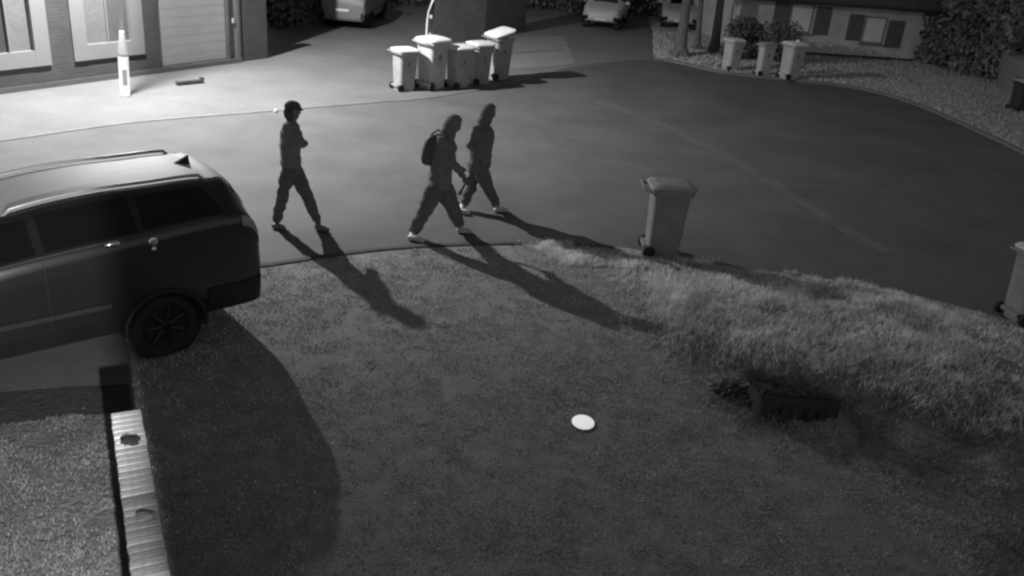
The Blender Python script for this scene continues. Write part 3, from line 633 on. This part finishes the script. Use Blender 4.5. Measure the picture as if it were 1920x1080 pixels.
    bm = bmesh.new(); box(bm, (-2.485, 0, .82), (.012, .52, .115), None, .004); build('number_plate', bm, mat('number_plate_white', .8, .4), t)
    bm = bmesh.new(); box(bm, (2.285, 0, .52), (.012, .52, .115), None, .004); build('number_plate', bm, _mats['number_plate_white'], t)
    for ax in (-1.36, 1.36):
        for s in (1, -1):
            mx = Matrix.Translation((ax, s*.80, .34)) @ Matrix.Rotation(R(-90*s), 4, 'X')
            bm = bmesh.new(); lathe(bm, [(.20, -.10), (.31, -.10), (.34, -.07), (.34, .07), (.315, .105), (.235, .105), (.23, .07)], 32, mx); w_ = build('wheel', bm, m_rubber, t, True)
            bm = bmesh.new(); lathe(bm, [(.228, .0), (.228, .085), (.21, .085), (.20, .05), (.05, .06), (.045, .085), (.01, .09)], 28, mx); build('rim', bm, mat('alloy_rim', .03, .45, metal=.3), w_, True)
            bm = bmesh.new()
            for k_ in range(7):
                a = k_*2*math.pi/7; tube(bm, [mx @ Vector((.04*math.cos(a), .04*math.sin(a), .085)), mx @ Vector((.215*math.cos(a), .215*math.sin(a), .08))], [.03, .02], 6)
            build('spokes', bm, _mats['alloy_rim'], w_)
            bm = bmesh.new(); arc = [(ax+.40*math.cos(a), s*.925, .34+.40*math.sin(a)) for a in np.linspace(-.12, math.pi+.12, 26)]; tube(bm, arc, .032, 8); build('wheel_arch', bm, _mats['black_bumper'], t, True)
            bm = bmesh.new(); lathe(bm, [(.39, -.2), (.40, .06)], 24, Matrix.Translation((ax, s*.78, .34)) @ Matrix.Rotation(R(-90*s), 4, 'X')); build('arch_liner', bm, m_rubber, t)
    if detail:
        for s in (1, -1):
            rl = [(x_, s*(.475), float(car_surface(np.array([x_]))[0, 13, 2])+.035) for x_ in np.linspace(-1.95, -.2, 14)]; rl = [(rl[0][0]-.06, rl[0][1], rl[0][2]-.06)]+rl+[(rl[-1][0]+.08, rl[-1][1], rl[-1][2]-.07)]
            bm = bmesh.new(); tube(bm, rl, .018, 8); build('roof_rail', bm, mat('roof_rail_metal', .5, .35, metal=.3), t, True)
            bm = bmesh.new(); bmesh.ops.create_uvsphere(bm, u_segments=14, v_segments=10, radius=1); bmesh.ops.scale(bm, vec=(.09, .13, .085), verts=bm.verts); bmesh.ops.translate(bm, vec=(.62, s*1.02, 1.25), verts=bm.verts); build('wing_mirror', bm, paint, t, True)
            for x_ in (-.32, .62):
                P_ = car_surface(np.array([x_]))[0]; bm = bmesh.new(); tube(bm, [(P_[k_, 0]-(.16 if x_ < -1 and k_ < 5 else 0)*0, s*(P_[k_, 1]+.001), P_[k_, 2]) for k_ in range(3, 8)], .004, 6); build('door_gap', bm, _mats['black_bumper'], t)
        bm = bmesh.new(); v = [bm.verts.new(p) for p in ((-2.05, .025, 1.70), (-1.86, .025, 1.71), (-2.04, .012, 1.80), (-2.05, -.025, 1.70), (-1.86, -.025, 1.71), (-2.04, -.012, 1.80))]
        bm.faces.new((v[0], v[1], v[2])); bm.faces.new((v[3], v[5], v[4])); bm.faces.new((v[0], v[2], v[5], v[3])); bm.faces.new((v[1], v[4], v[5], v[2])); build('antenna_fin', bm, _mats['black_bumper'], t)
    return t
m_car_glass = mat('tinted_car_glass', .008, .12, spec=.6)
def paint(name, c): return mat(name, c, .48, .04, 2, spec=.6)
yaw = R(42+180); wp = G(310, 662); KC = 1.03
off = Matrix.Rotation(yaw, 3, 'Z') @ Vector((-1.36, .80, 0))*KC
make_car('black sport utility car with a lamplit roof and roof rails parked beside the garden wall', (wp[0]-off.x, wp[1]-off.y, .01), yaw, mat('black_car_paint', .014, .22, .1, 2, spec=1.), KC)
def car_at(label, px, py, rz, m, det=True): p = G(px, py); return make_car(label, (p[0], p[1], .03), rz, m, .82, None, det)
car_at('dim grey car parked left of the bent pole in the shade', 668, 40, R(88), paint('dim_grey_paint', .22))
car_at('white car facing the road on the driveway behind the bins', 1134, 46, R(-100), paint('white_car_paint', .62))
car_at('pale car parked behind the tree trunks', 1272, 48, R(-98), paint('pale_car_paint', .5))
car_at('dark car half hidden by bushes at the far right', 1885, 100, R(-160), paint('dark_car_paint', .06))

# ------------------------------------------------------------------ trees, hedges, bushes
m_bark = mat('bark', .17, .95, .35, 6, .9, 25); m_leaf = mat('dark_leaves', .15, .7, .5, .8); m_leaf2 = mat('grey_leaves', .24, .7, .5, .8)
def tree(label, px, py, lean, h, r, group):
    g = G(px, py); t = thing('tree', label, 'tree', (g[0], g[1], 0), 0, group); bm = bmesh.new()
    tube(bm, [(0, 0, -.1), (lean*.02, 0, .12), (lean*.10, 0, .5), (lean*.25, .03, 1.2), (lean*.55, 0, 2.4), (lean, -.05, h)], [r*2.3, r*1.6, r*1.15, r, r*.85, r*.6], 14)
    for k_ in range(5): a = k_*1.256+.4; tube(bm, [(math.cos(a)*r*.7, math.sin(a)*r*.7, .35), (math.cos(a)*r*1.8, math.sin(a)*r*1.8, .1), (math.cos(a)*r*3, math.sin(a)*r*3, -.05)], [r*.55, r*.4, r*.15], 8)
    build('trunk', bm, m_bark, t, True)
    for k_ in range(5):
        a = k_*1.3; bm = bmesh.new(); z0 = h*.75+k_*.2; tube(bm, [(lean*.8, 0, z0), (lean+math.cos(a)*.7, math.sin(a)*.7, z0+.8), (lean+math.cos(a)*1.5, math.sin(a)*1.5, z0+1.6)], [r*.4, r*.25, r*.08], 8); build('limb', bm, m_bark, t, True)
    bl = [((lean+random.uniform(-1.6, 1.6), random.uniform(-1.4, 1.4), h+random.uniform(.9, 3)), (random.uniform(.7, 1.2),)*3) for _ in range(9)]
    leaves('crown', bl, 4000, .11, m_leaf, t)
tr_ = 'bare trunks beside the bungalow'
tree('thick pale leaning tree trunk left of the bungalow', 1274, 108, -.1, 4.2, .16, tr_)
tree('darker straight tree trunk between the leaning trunk and the bungalow', 1338, 102, -.15, 4.2, .14, tr_)
tree('slim tree trunk between the thick leaning trunk and the darker straight one', 1306, 96, -.3, 4.0, .09, tr_)
def hedge(name, label, cat, a, b, h, wid, n_, m, lf=.10, z0=0.):
    A, B = np.array(G(*a)), np.array(G(*b)); L = np.linalg.norm(B-A); k = max(2, int(L/.7)); t = thing(name, label, cat, tuple((A+B)/2*[1, 1, 0])); C0 = (A+B)/2; C0[2] = 0; bl = []
    for i in range(k+1):
        p = A+(B-A)*i/k-C0
        for z in np.arange(.35, h, .6): bl.append(((p[0]+random.uniform(-.15, .15), p[1]+random.uniform(-.2, .2), z+random.uniform(-.1, .1)), (.5*wid+random.uniform(0, .15), .5*wid+random.uniform(0, .15), .42)))
    leaves('foliage', bl, n_, lf, m, t, .3)
    bm = bmesh.new()
    for i in range(k+1): p = A+(B-A)*i/k-C0; tube(bm, [(p[0], p[1], 0), (p[0]+.1, p[1], h*.8)], [.05, .02], 6)
    build('stems', bm, m_bark, t)
hedge('hedge', 'dark tall hedge between the brick house and the dim grey car', 'hedge', (520, 52), (640, 22), 2.6, 1.2, 6000, m_leaf)
hedge('hedge', 'dark hedge behind the dim grey car', 'hedge', (630, 14), (800, 12), 2.8, 1.2, 6000, m_leaf)
hedge('hedge', 'dark hedge between the garage end and the white car', 'hedge', (880, 14), (1090, 14), 2.6, 1.3, 7000, m_leaf)
hedge('hedge', 'dark shrubbery behind the white car and the tree trunks', 'hedge', (1085, 22), (1400, 40), 2.6, 1.4, 9000, m_leaf)
hedge('bush', 'dark bush behind the left bin by the bungalow', 'bush', (1370, 112), (1402, 112), 1.3, .9, 3000, m_leaf, .06)
hedge('bush', 'small dark bush behind the bright lidded bin', 'bush', (1440, 118), (1475, 122), 1.15, .5, 2000, m_leaf, .05)
hedge('hedge', 'tall black hedge running right from the bungalow', 'hedge', (1745, 122), (1850, 150), 3.0, 1.2, 9000, mat('black_leaves', .3, .7, .5, .8))
hedge('hedge', 'dark garden hedge standing behind the car at the far right', 'hedge', (1760, 40), (1990, 70), 3.6, 1.6, 9000, m_leaf)
hedge('bush', 'grey bush in front of the tall black hedge', 'bush', (1786, 132), (1800, 134), .7, .6, 900, m_leaf2, .05)
# pale gate at the far right
gw = Wall(G(1858, 150), G(1893, 178)); gt = thing('garden_gate', 'pale boarded gate panel beside the black bin at the far right', 'gate', (gw.A[0], gw.A[1], 0), gw.ang)
nb = 7
for i in range(nb): q = bmesh.new(); gw.panel(q, gw.L*i/nb+.005, gw.L*(i+1)/nb-.005, .06, 1.05+.08*(i % 2)*0, -.01, .012); build('board', q, mat('gate_board', .35, .8, .2, 6, .2, 30), gt)
q = bmesh.new(); gw.panel(q, 0, gw.L, .2, .28, -.04, -.011); gw.panel(q, 0, gw.L, .8, .88, -.04, -.011); build('gate_frame', q, _mats['gate_board'], gt)

# ------------------------------------------------------------------ small things on the ground
g = G(1093, 794); t = thing('ground_light', 'glowing white round light set flat in the gravel drive', 'ground light', (g[0], g[1], .006))
bm = bmesh.new(); lathe(bm, [(.14, -.02), (.14, .010), (.128, .014), (.126, .008)], 32); build('rim', bm, mat('light_rim', .2, .5), t)
bm = bmesh.new(); lathe(bm, [(.125, .0), (.125, .010), (.10, .016), (.02, .018)], 32); o = build('lens', bm, mat('glowing_disc', .5, .5, emit=.62), t, True); 
t.scale = (.9, 1.1, 1)
a, b = G(331, 161), G(381, 156); c = (a+b)/2; bm = bmesh.new(); L_ = float(np.linalg.norm(b-a)); box(bm, (0, 0, .035), (L_, .12, .07), None, .01); box(bm, (L_*.45, 0, .09), (.08, .12, .05), None, .01)
o = build('plank', bm, mat('dark_plank', .07, .9, .3, 10)); o.location = (c[0], c[1], .03); o.rotation_euler = (0, 0, math.atan2(b[1]-a[1], b[0]-a[0])); tag(o, 'short dark plank lying on the bright pavement right of the lamp post', 'plank')
g = G(517, 211); bm = bmesh.new(); bmesh.ops.create_icosphere(bm, subdivisions=2, radius=.035)
for v in bm.verts: v.co *= random.uniform(.8, 1.2)
o = build('stone', bm, mat('white_stone', .9, .6)); o.location = (g[0], g[1], .04); tag(o, 'small white stone by the far kerb', 'stone')

# dark low box sunk in the rough grass
A, B = G(1420, 786, .05), G(1566, 792, .05); ang = math.atan2(B[1]-A[1], B[0]-A[0]); L_ = float(np.linalg.norm((B-A)[:2]))
t = thing('planter', 'dark low box sunk in the rough grass with growth on its top', 'planter', (A[0], A[1], -.04), ang); t.rotation_euler = (R(-4), R(3.5), ang)
m_pl = mat('dark_timber', .05, .9, .4, 8, .4, 40)
bm = bmesh.new(); box(bm, (L_/2, .0, .23), (L_, .03, .30), None, .006); build('front_board', bm, m_pl, t)
bm = bmesh.new(); box(bm, (L_/2, .42, .23), (L_, .03, .30), None, .006); build('back_board', bm, m_pl, t)
for x_ in (.015, L_-.015): bm = bmesh.new(); box(bm, (x_, .21, .23), (.03, .388, .28), None, .006); build('end_board', bm, m_pl, t)
bm = bmesh.new(); box(bm, (L_/2, .21, .29), (L_-.07, .38, .12)); build('soil', bm, mat('planter_soil', .06, 1, .4, 9, .8, 40), t)
for x_ in (.30*L_, .62*L_, .78*L_): bm = bmesh.new(); box(bm, (x_, -.03, .12), (.09, .05, .30), None, .01); build('leg', bm, m_pl, t)
n = 3400; P = np.c_[rng.uniform(-.05, L_, n), rng.uniform(.02, .46, n), np.full(n, .33)]; kk = vnoise(P[:, 0]*6, P[:, 1]*6, 71); sh = blades('growth', P, (.03+.16*kk)*rng.uniform(.6, 1.2, n), .007, mat('planter_growth', .2, .8, .4, 3), 1.2, t)
tp = []
for (x_, y_, k_) in ((1408, 792, 90), (1446, 800, 70), (1585, 772, 110), (1400, 756, 120), (1424, 722, 200), (1480, 708, 260), (1545, 716, 240), (1340, 764, 60), (1600, 800, 60), (1500, 724, 160)):
    g = G(x_, y_); tp.append(np.c_[rng.normal(g[0], .11, k_), rng.normal(g[1], .08, k_)])
tp = np.concatenate(tp); stuff(blades('grass_tufts', np.c_[tp, bank_h(tp[:, 0], tp[:, 1])-.01], rng.uniform(.04, .17, len(tp)), .005, _mats['green_grass_blades'], 1.3), 'long grass tufts growing round the dark low box', 'grass')
# crumpled dark bag left of it
g = G(1366, 742); bm = bmesh.new(); bmesh.ops.create_icosphere(bm, subdivisions=4, radius=1)
for v in bm.verts:
    k = .75+.7*vnoise(np.array([v.co.x*2.5+9]), np.array([v.co.y*2.5+v.co.z*2]), 14)[0]*.6+.4*vnoise(np.array([v.co.x*7+9]), np.array([v.co.y*7+v.co.z*5]), 15)[0]*.6
    v.co = Vector((v.co.x*.19*k, v.co.y*.12*k, max(-.3, v.co.z)*.09*k))
o = build('bag', bm, mat('dark_bag_plastic', .05, .3, .4, 12, spec=.7)); o.location = (g[0], g[1], float(bank_h(np.array([g[0]]), np.array([g[1]]))[0])+.04); tag(o, 'dark crumpled bag lying in the grass left of the low box', 'bag')
n = 260; a_ = rng.uniform(0, 6.28, n)
clumpP = np.c_[g[0]+np.cos(a_)*rng.uniform(.12, .3, n), g[1]+np.sin(a_)*rng.uniform(.1, .25, n)]; 

# ------------------------------------------------------------------ people
DG = bpy.context.evaluated_depsgraph_get
def evaluated(o):
    dg = DG(); dg.update(); me = bpy.data.meshes.new_from_object(o.evaluated_get(dg)); old = o.data; bpy.data.objects.remove(o); bpy.data.meshes.remove(old); return me
def limb(bm, pts, rads):
    """one closed limb: a tapered tube with a ball at each joint; the pieces are fused by the remesh"""
    t = bmesh.new(); pts = [np.array(p, float) for p in pts]
    tube(t, [tuple(p) for p in pts], list(rads), 12)
    for p, r_ in zip(pts, rads):
        h = bmesh.new(); bmesh.ops.create_icosphere(h, subdivisions=2, radius=r_*1.01); bmesh.ops.translate(h, vec=tuple(p), verts=h.verts); join(t, h)
    bmesh.ops.recalc_face_normals(t, faces=t.faces[:]); join(bm, t)
def remesh(bm, vox):
    me = bpy.data.meshes.new('r'); bm.to_mesh(me); bm.free(); o = bpy.data.objects.new('r', me); COL.objects.link(o)
    md = o.modifiers.new('r', 'REMESH'); md.mode = 'VOXEL'; md.voxel_size = vox; md.use_smooth_shade = True
    sm = o.modifiers.new('s', 'SMOOTH'); sm.factor = .5; sm.iterations = 3
    return evaluated(o)
m_skin = mat('skin', .2, .6, .05, 20); m_hair = mat('hair', .08, .8, .2, 60)
class Pose:
    def __init__(s, ref): s.g = np.array([*G(*ref)[:2], 0.]); s.n = np.array([-s.g[0], -s.g[1], 0.]); s.n /= np.linalg.norm(s.n)
    def __call__(s, px, py, dep=0.): return on_plane(px, py, s.g+s.n*dep, s.n)-s.g
def crease(me, amp=.011, seed=3):
    n = len(me.vertices); co = np.empty(n*3, np.float32); me.vertices.foreach_get('co', co); no = np.empty(n*3, np.float32); me.vertices.foreach_get('normal', no); co = co.reshape(-1, 3); no = no.reshape(-1, 3)
    a = vnoise(co[:, 0]*9+co[:, 1]*5, co[:, 2]*13, seed)-.5+.5*(vnoise(co[:, 0]*20-co[:, 1]*8, co[:, 2]*26+co[:, 1]*9, seed+1)-.5)
    me.vertices.foreach_set('co', (co+no*(a*2*amp)[:, None]).ravel()); me.update(); return me
def person(label, ref, J, cloth, trouser, shoe, facing, cap=None, hood=None, bulk=1., bag=1.):
    """J: joint name -> (px, py, depth towards the camera)"""
    ps = Pose(ref); t = thing('person', label, 'person', tuple(ps.g)); P_ = {k: ps(*v) for k, v in J.items()}
    for k in ('ankle_a', 'ankle_b', 'toe_a', 'toe_b', 'heel_a', 'heel_b'):            # feet stand on the ground where the picture shows them
        z_ = .085 if 'ankle' in k else .035; P_[k] = np.array(G(*J[k][:2], z_))-ps.g
    w = ps.n; fw = np.cross(w, [0, 0, 1.]); fw = fw if fw[0] > 0 else -fw
    mid = lambda a, b, f=.5: P_[a]*(1-f)+P_[b]*f
    bm = bmesh.new()
    def torso(bm, keys, rs, sp):
        for q_ in (-1, 0, 1): limb(bm, [P_[k] if isinstance(k, str) else k for k in keys], [r_*(1 if q_ == 0 else .9) for r_ in rs]) if q_ == 0 else limb(bm, [(P_[k] if isinstance(k, str) else k)+w*q_*sp for k in keys[:3]], [r_*.9 for r_ in rs[:3]])
    torso(bm, ['pelvis', 'waist', 'chest', 'neck'], [.115, .10, .12, .06], .055); limb(bm, [P_['neck'], P_['head']], [.056, .056])
    for sd in 'ab':
        limb(bm, [P_['pelvis']+w*(.09 if sd == 'a' else -.09), P_['hip_'+sd], P_['knee_'+sd], P_['ankle_'+sd]], [.09, .085, .058, .042])
        limb(bm, [P_['chest']*.6+P_['neck']*.4, P_['sho_'+sd], P_['elb_'+sd], P_['wri_'+sd]], [.07, .062, .043, .03])
    # head: skull, jaw, nose, ears, brow
    hc = P_['head']; up = hc-P_['neck']; up /= np.linalg.norm(up); f3 = np.array(facing[0]*fw+facing[1]*w); f3 = f3-up*(f3@up); f3 /= np.linalg.norm(f3); sd3 = np.cross(up, f3)
    MX = Matrix(((f3[0], sd3[0], up[0], hc[0]), (f3[1], sd3[1], up[1], hc[1]), (f3[2], sd3[2], up[2], hc[2]), (0, 0, 0, 1)))
    def ell(c, r_, sub=2):
        h = bmesh.new(); bmesh.ops.create_icosphere(h, subdivisions=sub, radius=1); bmesh.ops.scale(h, vec=r_, verts=h.verts); bmesh.ops.translate(h, vec=c, verts=h.verts); bmesh.ops.transform(h, matrix=MX, verts=h.verts); join(bm, h)
    ell((0, 0, .02), (.096, .076, .10), 3); ell((.03, 0, -.06), (.06, .055, .065)); ell((.098, 0, -.012), (.02, .014, .022)); ell((.082, 0, .035), (.018, .05, .012)); ell((.082, 0, -.055), (.014, .026, .012))
    for s_ in (1, -1): ell((-.005, s_*.078, -.005), (.022, .012, .032)); ell((.06, s_*.04, -.03), (.02, .02, .02))
    # hands with five fingers
    for sd in 'ab':
        wr = P_['wri_'+sd]; el = P_['elb_'+sd]; d = wr-el; d /= np.linalg.norm(d); s3 = np.cross(d, w); s3 /= np.linalg.norm(s3)+1e-9; pn_ = np.cross(s3, d)
        pc = wr+d*.05; hb_ = bmesh.new(); tube(hb_, [tuple(wr-d*.02), tuple(pc), tuple(wr+d*.095)], [.028, .036, .034], 10); join(bm, hb_)
        for k_ in range(4):
            o_ = (k_-1.5)*.018; L3 = (.075, .085, .08, .062)[k_]; b0 = wr+d*.085+s3*o_; hb_ = bmesh.new(); tube(hb_, [tuple(b0), tuple(b0+d*L3*.45+pn_*.008), tuple(b0+d*L3*.8+pn_*.03), tuple(b0+d*L3*.95+pn_*.05)], [.0098, .0095, .009, .007], 8); join(bm, hb_)
        b0 = wr+d*.03+s3*.028; hb_ = bmesh.new(); tube(hb_, [tuple(b0), tuple(b0+d*.03+s3*.022+pn_*.01), tuple(b0+d*.058+s3*.026+pn_*.02)], [.0125, .011, .009], 8); join(bm, hb_)
    me = remesh(bm, .011); o = obj_mesh('body', me, m_skin, t, True)
    # clothes
    jb = bmesh.new(); torso(jb, [P_['pelvis']*.75+P_['waist']*.25, 'waist', 'chest', mid('chest', 'neck', .75)], [.135*bulk, .125*bulk, .14*bulk, .09], .06)
    for sd in 'ab': limb(jb, [P_['chest']*.6+P_['neck']*.4, P_['sho_'+sd], P_['elb_'+sd], P_['wri_'+sd]], [.09, .08, .064, .048])
    if hood: limb(jb, [mid('chest', 'neck', .5)-fw*.03, P_['neck']-fw*.025, mid('neck', 'head', .6)-fw*.02], [.12, .112, .105])
    obj_mesh('jacket', crease(remesh(jb, .014), .012, 5), cloth, t, True)
    jb = bmesh.new(); limb(jb, ['x' and P_['pelvis'], mid('pelvis', 'waist', .7)], [.128, .118])
    for sd in 'ab':
        kn, an_ = P_['knee_'+sd], P_['ankle_'+sd]; calf = kn*.5+an_*.5
        limb(jb, [P_['pelvis']+w*(.08 if sd == 'a' else -.08), P_['hip_'+sd], kn*.5+P_['hip_'+sd]*.5, kn, calf, an_+(kn-an_)*.08], [.12, .108*bag, .095*bag, .08*bag, .075*bag, .06*bag])
    obj_mesh('trousers', crease(remesh(jb, .014), .012, 8), trouser, t, True)
    for sd in 'ab':
        a_, h_, e_ = P_['ankle_'+sd], P_['heel_'+sd], P_['toe_'+sd]; bm = bmesh.new()
        tube(bm, [tuple(h_-(e_-h_)*.05), tuple(h_+(e_-h_)*.12+[0, 0, .01]), tuple(h_*.5+e_*.5+[0, 0, .012]), tuple(h_*.15+e_*.85), tuple(e_)], [.025, .042, .043, .038, .02], 12); tube(bm, [tuple(h_+(e_-h_)*.2), tuple(a_+[0, 0, .03])], [.042, .05], 12)
        sm_ = remesh(bm, .012); obj_mesh('shoe', sm_, shoe, t, True)
    if cap:
        bm = bmesh.new(); bmesh.ops.create_uvsphere(bm, u_segments=20, v_segments=12, radius=1); bmesh.ops.delete(bm, geom=[v for v in bm.verts if v.co.z < -.12], context='VERTS'); bmesh.ops.scale(bm, vec=(.118, .10, .10), verts=bm.verts); bmesh.ops.translate(bm, vec=(-.004, 0, .045), verts=bm.verts)
        box(bm, (.10, 0, .035), (.07, .12, .014), Matrix.Rotation(R(8), 3, 'Y'), .005); bmesh.ops.transform(bm, matrix=MX, verts=bm.verts); cap_o = build('cap', bm, cap, t, True)
        bm = bmesh.new(); bmesh.ops.create_icosphere(bm, subdivisions=3, radius=1); bmesh.ops.delete(bm, geom=[v for v in bm.verts if v.co.x > .35], context='VERTS'); bmesh.ops.scale(bm, vec=(.112, .092, .13), verts=bm.verts); bmesh.ops.translate(bm, vec=(-.012, 0, -.03), verts=bm.verts); bmesh.ops.transform(bm, matrix=MX, verts=bm.verts); build('hair', bm, m_hair, t, True)
    if hood:
        bm = bmesh.new(); bmesh.ops.create_icosphere(bm, subdivisions=4, radius=1); bmesh.ops.delete(bm, geom=[v for v in bm.verts if v.co.x > .55 and -.75 < v.co.z < .62], context='VERTS')
        for v in bm.verts: v.co.x -= .25*max(0, -v.co.z)**1.3; v.co.z = v.co.z*1.0
        bmesh.ops.scale(bm, vec=(.125, .108, .15), verts=bm.verts); bmesh.ops.translate(bm, vec=(-.008, 0, -.002), verts=bm.verts); bmesh.ops.transform(bm, matrix=MX, verts=bm.verts); build('hood', bm, hood, t, True)
        bm = bmesh.new(); bmesh.ops.create_icosphere(bm, subdivisions=3, radius=1); bmesh.ops.delete(bm, geom=[v for v in bm.verts if v.co.x > .4], context='VERTS'); bmesh.ops.scale(bm, vec=(.108, .088, .11), verts=bm.verts); bmesh.ops.translate(bm, vec=(-.006, 0, .022), verts=bm.verts); bmesh.ops.transform(bm, matrix=MX, verts=bm.verts); build('hair', bm, m_hair, t, True)
    return t, P_, ps
c1 = mat('dark_jersey', .22, .9, .2, 25, .3, 60); c2 = mat('dark_hoodie', .20, .9, .2, 25, .3, 60); c3 = mat('dark_coat', .17, .9, .2, 25, .3, 60); m_tr = mat('dark_trousers', .15, .9, .2, 25, .3, 60); m_shoe = mat('grey_trainers', .20, .6, .2, 25); m_wsh = mat('white_trainers', .6, .5, .2, 25)
person('person in dark clothes and a cap walking with arms folded nearest the parked car', (557, 430), dict(
    pelvis=(546, 312, 0), waist=(545, 288, 0), chest=(545, 255, 0), neck=(548, 226, 0), head=(549, 208, 0),
    hip_a=(542, 322, .09), knee_a=(530, 366, .09), ankle_a=(519, 413, 0), heel_a=(511, 424, 0), toe_a=(536, 428, 0),
    hip_b=(553, 322, -.09), knee_b=(574, 364, -.09), ankle_b=(595, 412, 0), heel_b=(592, 427, 0), toe_b=(618, 432, 0),
    sho_a=(540, 240, .17), elb_a=(556, 270, .24), wri_a=(562, 271, .06), sho_b=(552, 240, -.15), elb_b=(568, 268, -.2), wri_b=(562, 263, -.02)), c1, m_tr, m_shoe, (1., .12), cap=mat('dark_cap', .10, .9), bulk=1.1, bag=1.12)
t2, P2, ps2 = person('hooded person in dark clothes and pale shoes striding with a bag on the back', (822, 450), dict(
    pelvis=(824, 345, 0), waist=(827, 318, 0), chest=(833, 276, 0), neck=(842, 250, 0), head=(851, 234, 0),
    hip_a=(816, 356, .09), knee_a=(797, 393, .1), ankle_a=(775, 434, 0), heel_a=(766, 446, 0), toe_a=(796, 452, 0),
    hip_b=(832, 354, -.09), knee_b=(848, 388, -.09), ankle_b=(861, 420, 0), heel_b=(857, 433, 0), toe_b=(886, 434, 0),
    sho_a=(830, 264, .18), elb_a=(832, 305, .24), wri_a=(853, 312, .2), sho_b=(838, 264, -.15), elb_b=(850, 306, -.2), wri_b=(868, 330, -.16)), c2, m_tr, m_wsh, (1., .15), hood=c2, bulk=1.3, bag=1.4)
person('hooded person in a dark coat leaning forward behind the person with the bag', (908, 397), dict(
    pelvis=(897, 308, 0), waist=(898, 290, 0), chest=(904, 254, 0), neck=(911, 226, 0), head=(917, 211, 0),
    hip_a=(901, 316, .09), knee_a=(914, 349, .09), ankle_a=(931, 384, 0), heel_a=(927, 395, 0), toe_a=(954, 393, 0),
    hip_b=(892, 316, -.09), knee_b=(884, 350, -.09), ankle_b=(867, 385, 0), heel_b=(862, 397, 0), toe_b=(882, 400, 0),
    sho_a=(893, 243, .17), elb_a=(881, 272, .22), wri_a=(902, 293, .22), sho_b=(910, 243, -.15), elb_b=(916, 272, -.18), wri_b=(917, 292, -.02)), c3, m_tr, m_wsh, (1., .2), hood=c3, bulk=1.45, bag=1.2)
# bag on the back
bg_c = ps2(806, 281, .0); g2 = ps2.g; w2 = ps2.n; f2 = np.cross(w2, [0, 0, 1.]); f2 = f2 if f2[0] > 0 else -f2
t = thing('rucksack', 'small dark rucksack hanging loose on the back of the front hooded person', 'rucksack', tuple(g2+bg_c), math.atan2(f2[1], f2[0]))
bm = bmesh.new(); bmesh.ops.create_icosphere(bm, subdivisions=3, radius=1)
for v in bm.verts: v.co = Vector((math.copysign(abs(v.co.x)**.7, v.co.x)*.105, math.copysign(abs(v.co.y)**.6, v.co.y)*.14, math.copysign(abs(v.co.z)**.7, v.co.z)*.22))
bmesh.ops.rotate(bm, matrix=Matrix.Rotation(R(12), 3, 'Y'), verts=bm.verts); build('bag_body', bm, mat('dark_nylon', .10, .6, .3, 20), t, True)
for s_ in (.10, -.10):
    bm = bmesh.new(); tube(bm, [(-.02, s_, .17), (.10, s_*1.2, .26), (.24, s_*1.3, .22), (.28, s_*1.3, .05), (.16, s_*1.2, -.12), (.0, s_, -.16)], .014, 6); build('strap', bm, _mats['dark_nylon'], t, True)
h0 = P2['wri_b']+g2; hd_ = P2['wri_b']-P2['elb_b']; hd_ /= np.linalg.norm(hd_); c_ = h0+hd_*.09; e_ = g2+ps2(861, 365, -.12)
bm = bmesh.new(); dv = (e_-c_)/np.linalg.norm(e_-c_); tube(bm, [tuple(c_-dv*.07), tuple(c_), tuple(c_+dv*.12), tuple(e_)], [.015, .016, .018, .03], 8)
o = build('stick', bm, mat('dark_stick', .04, .7)); tag(o, 'short dark stick held in the hand of the front hooded person', 'stick')
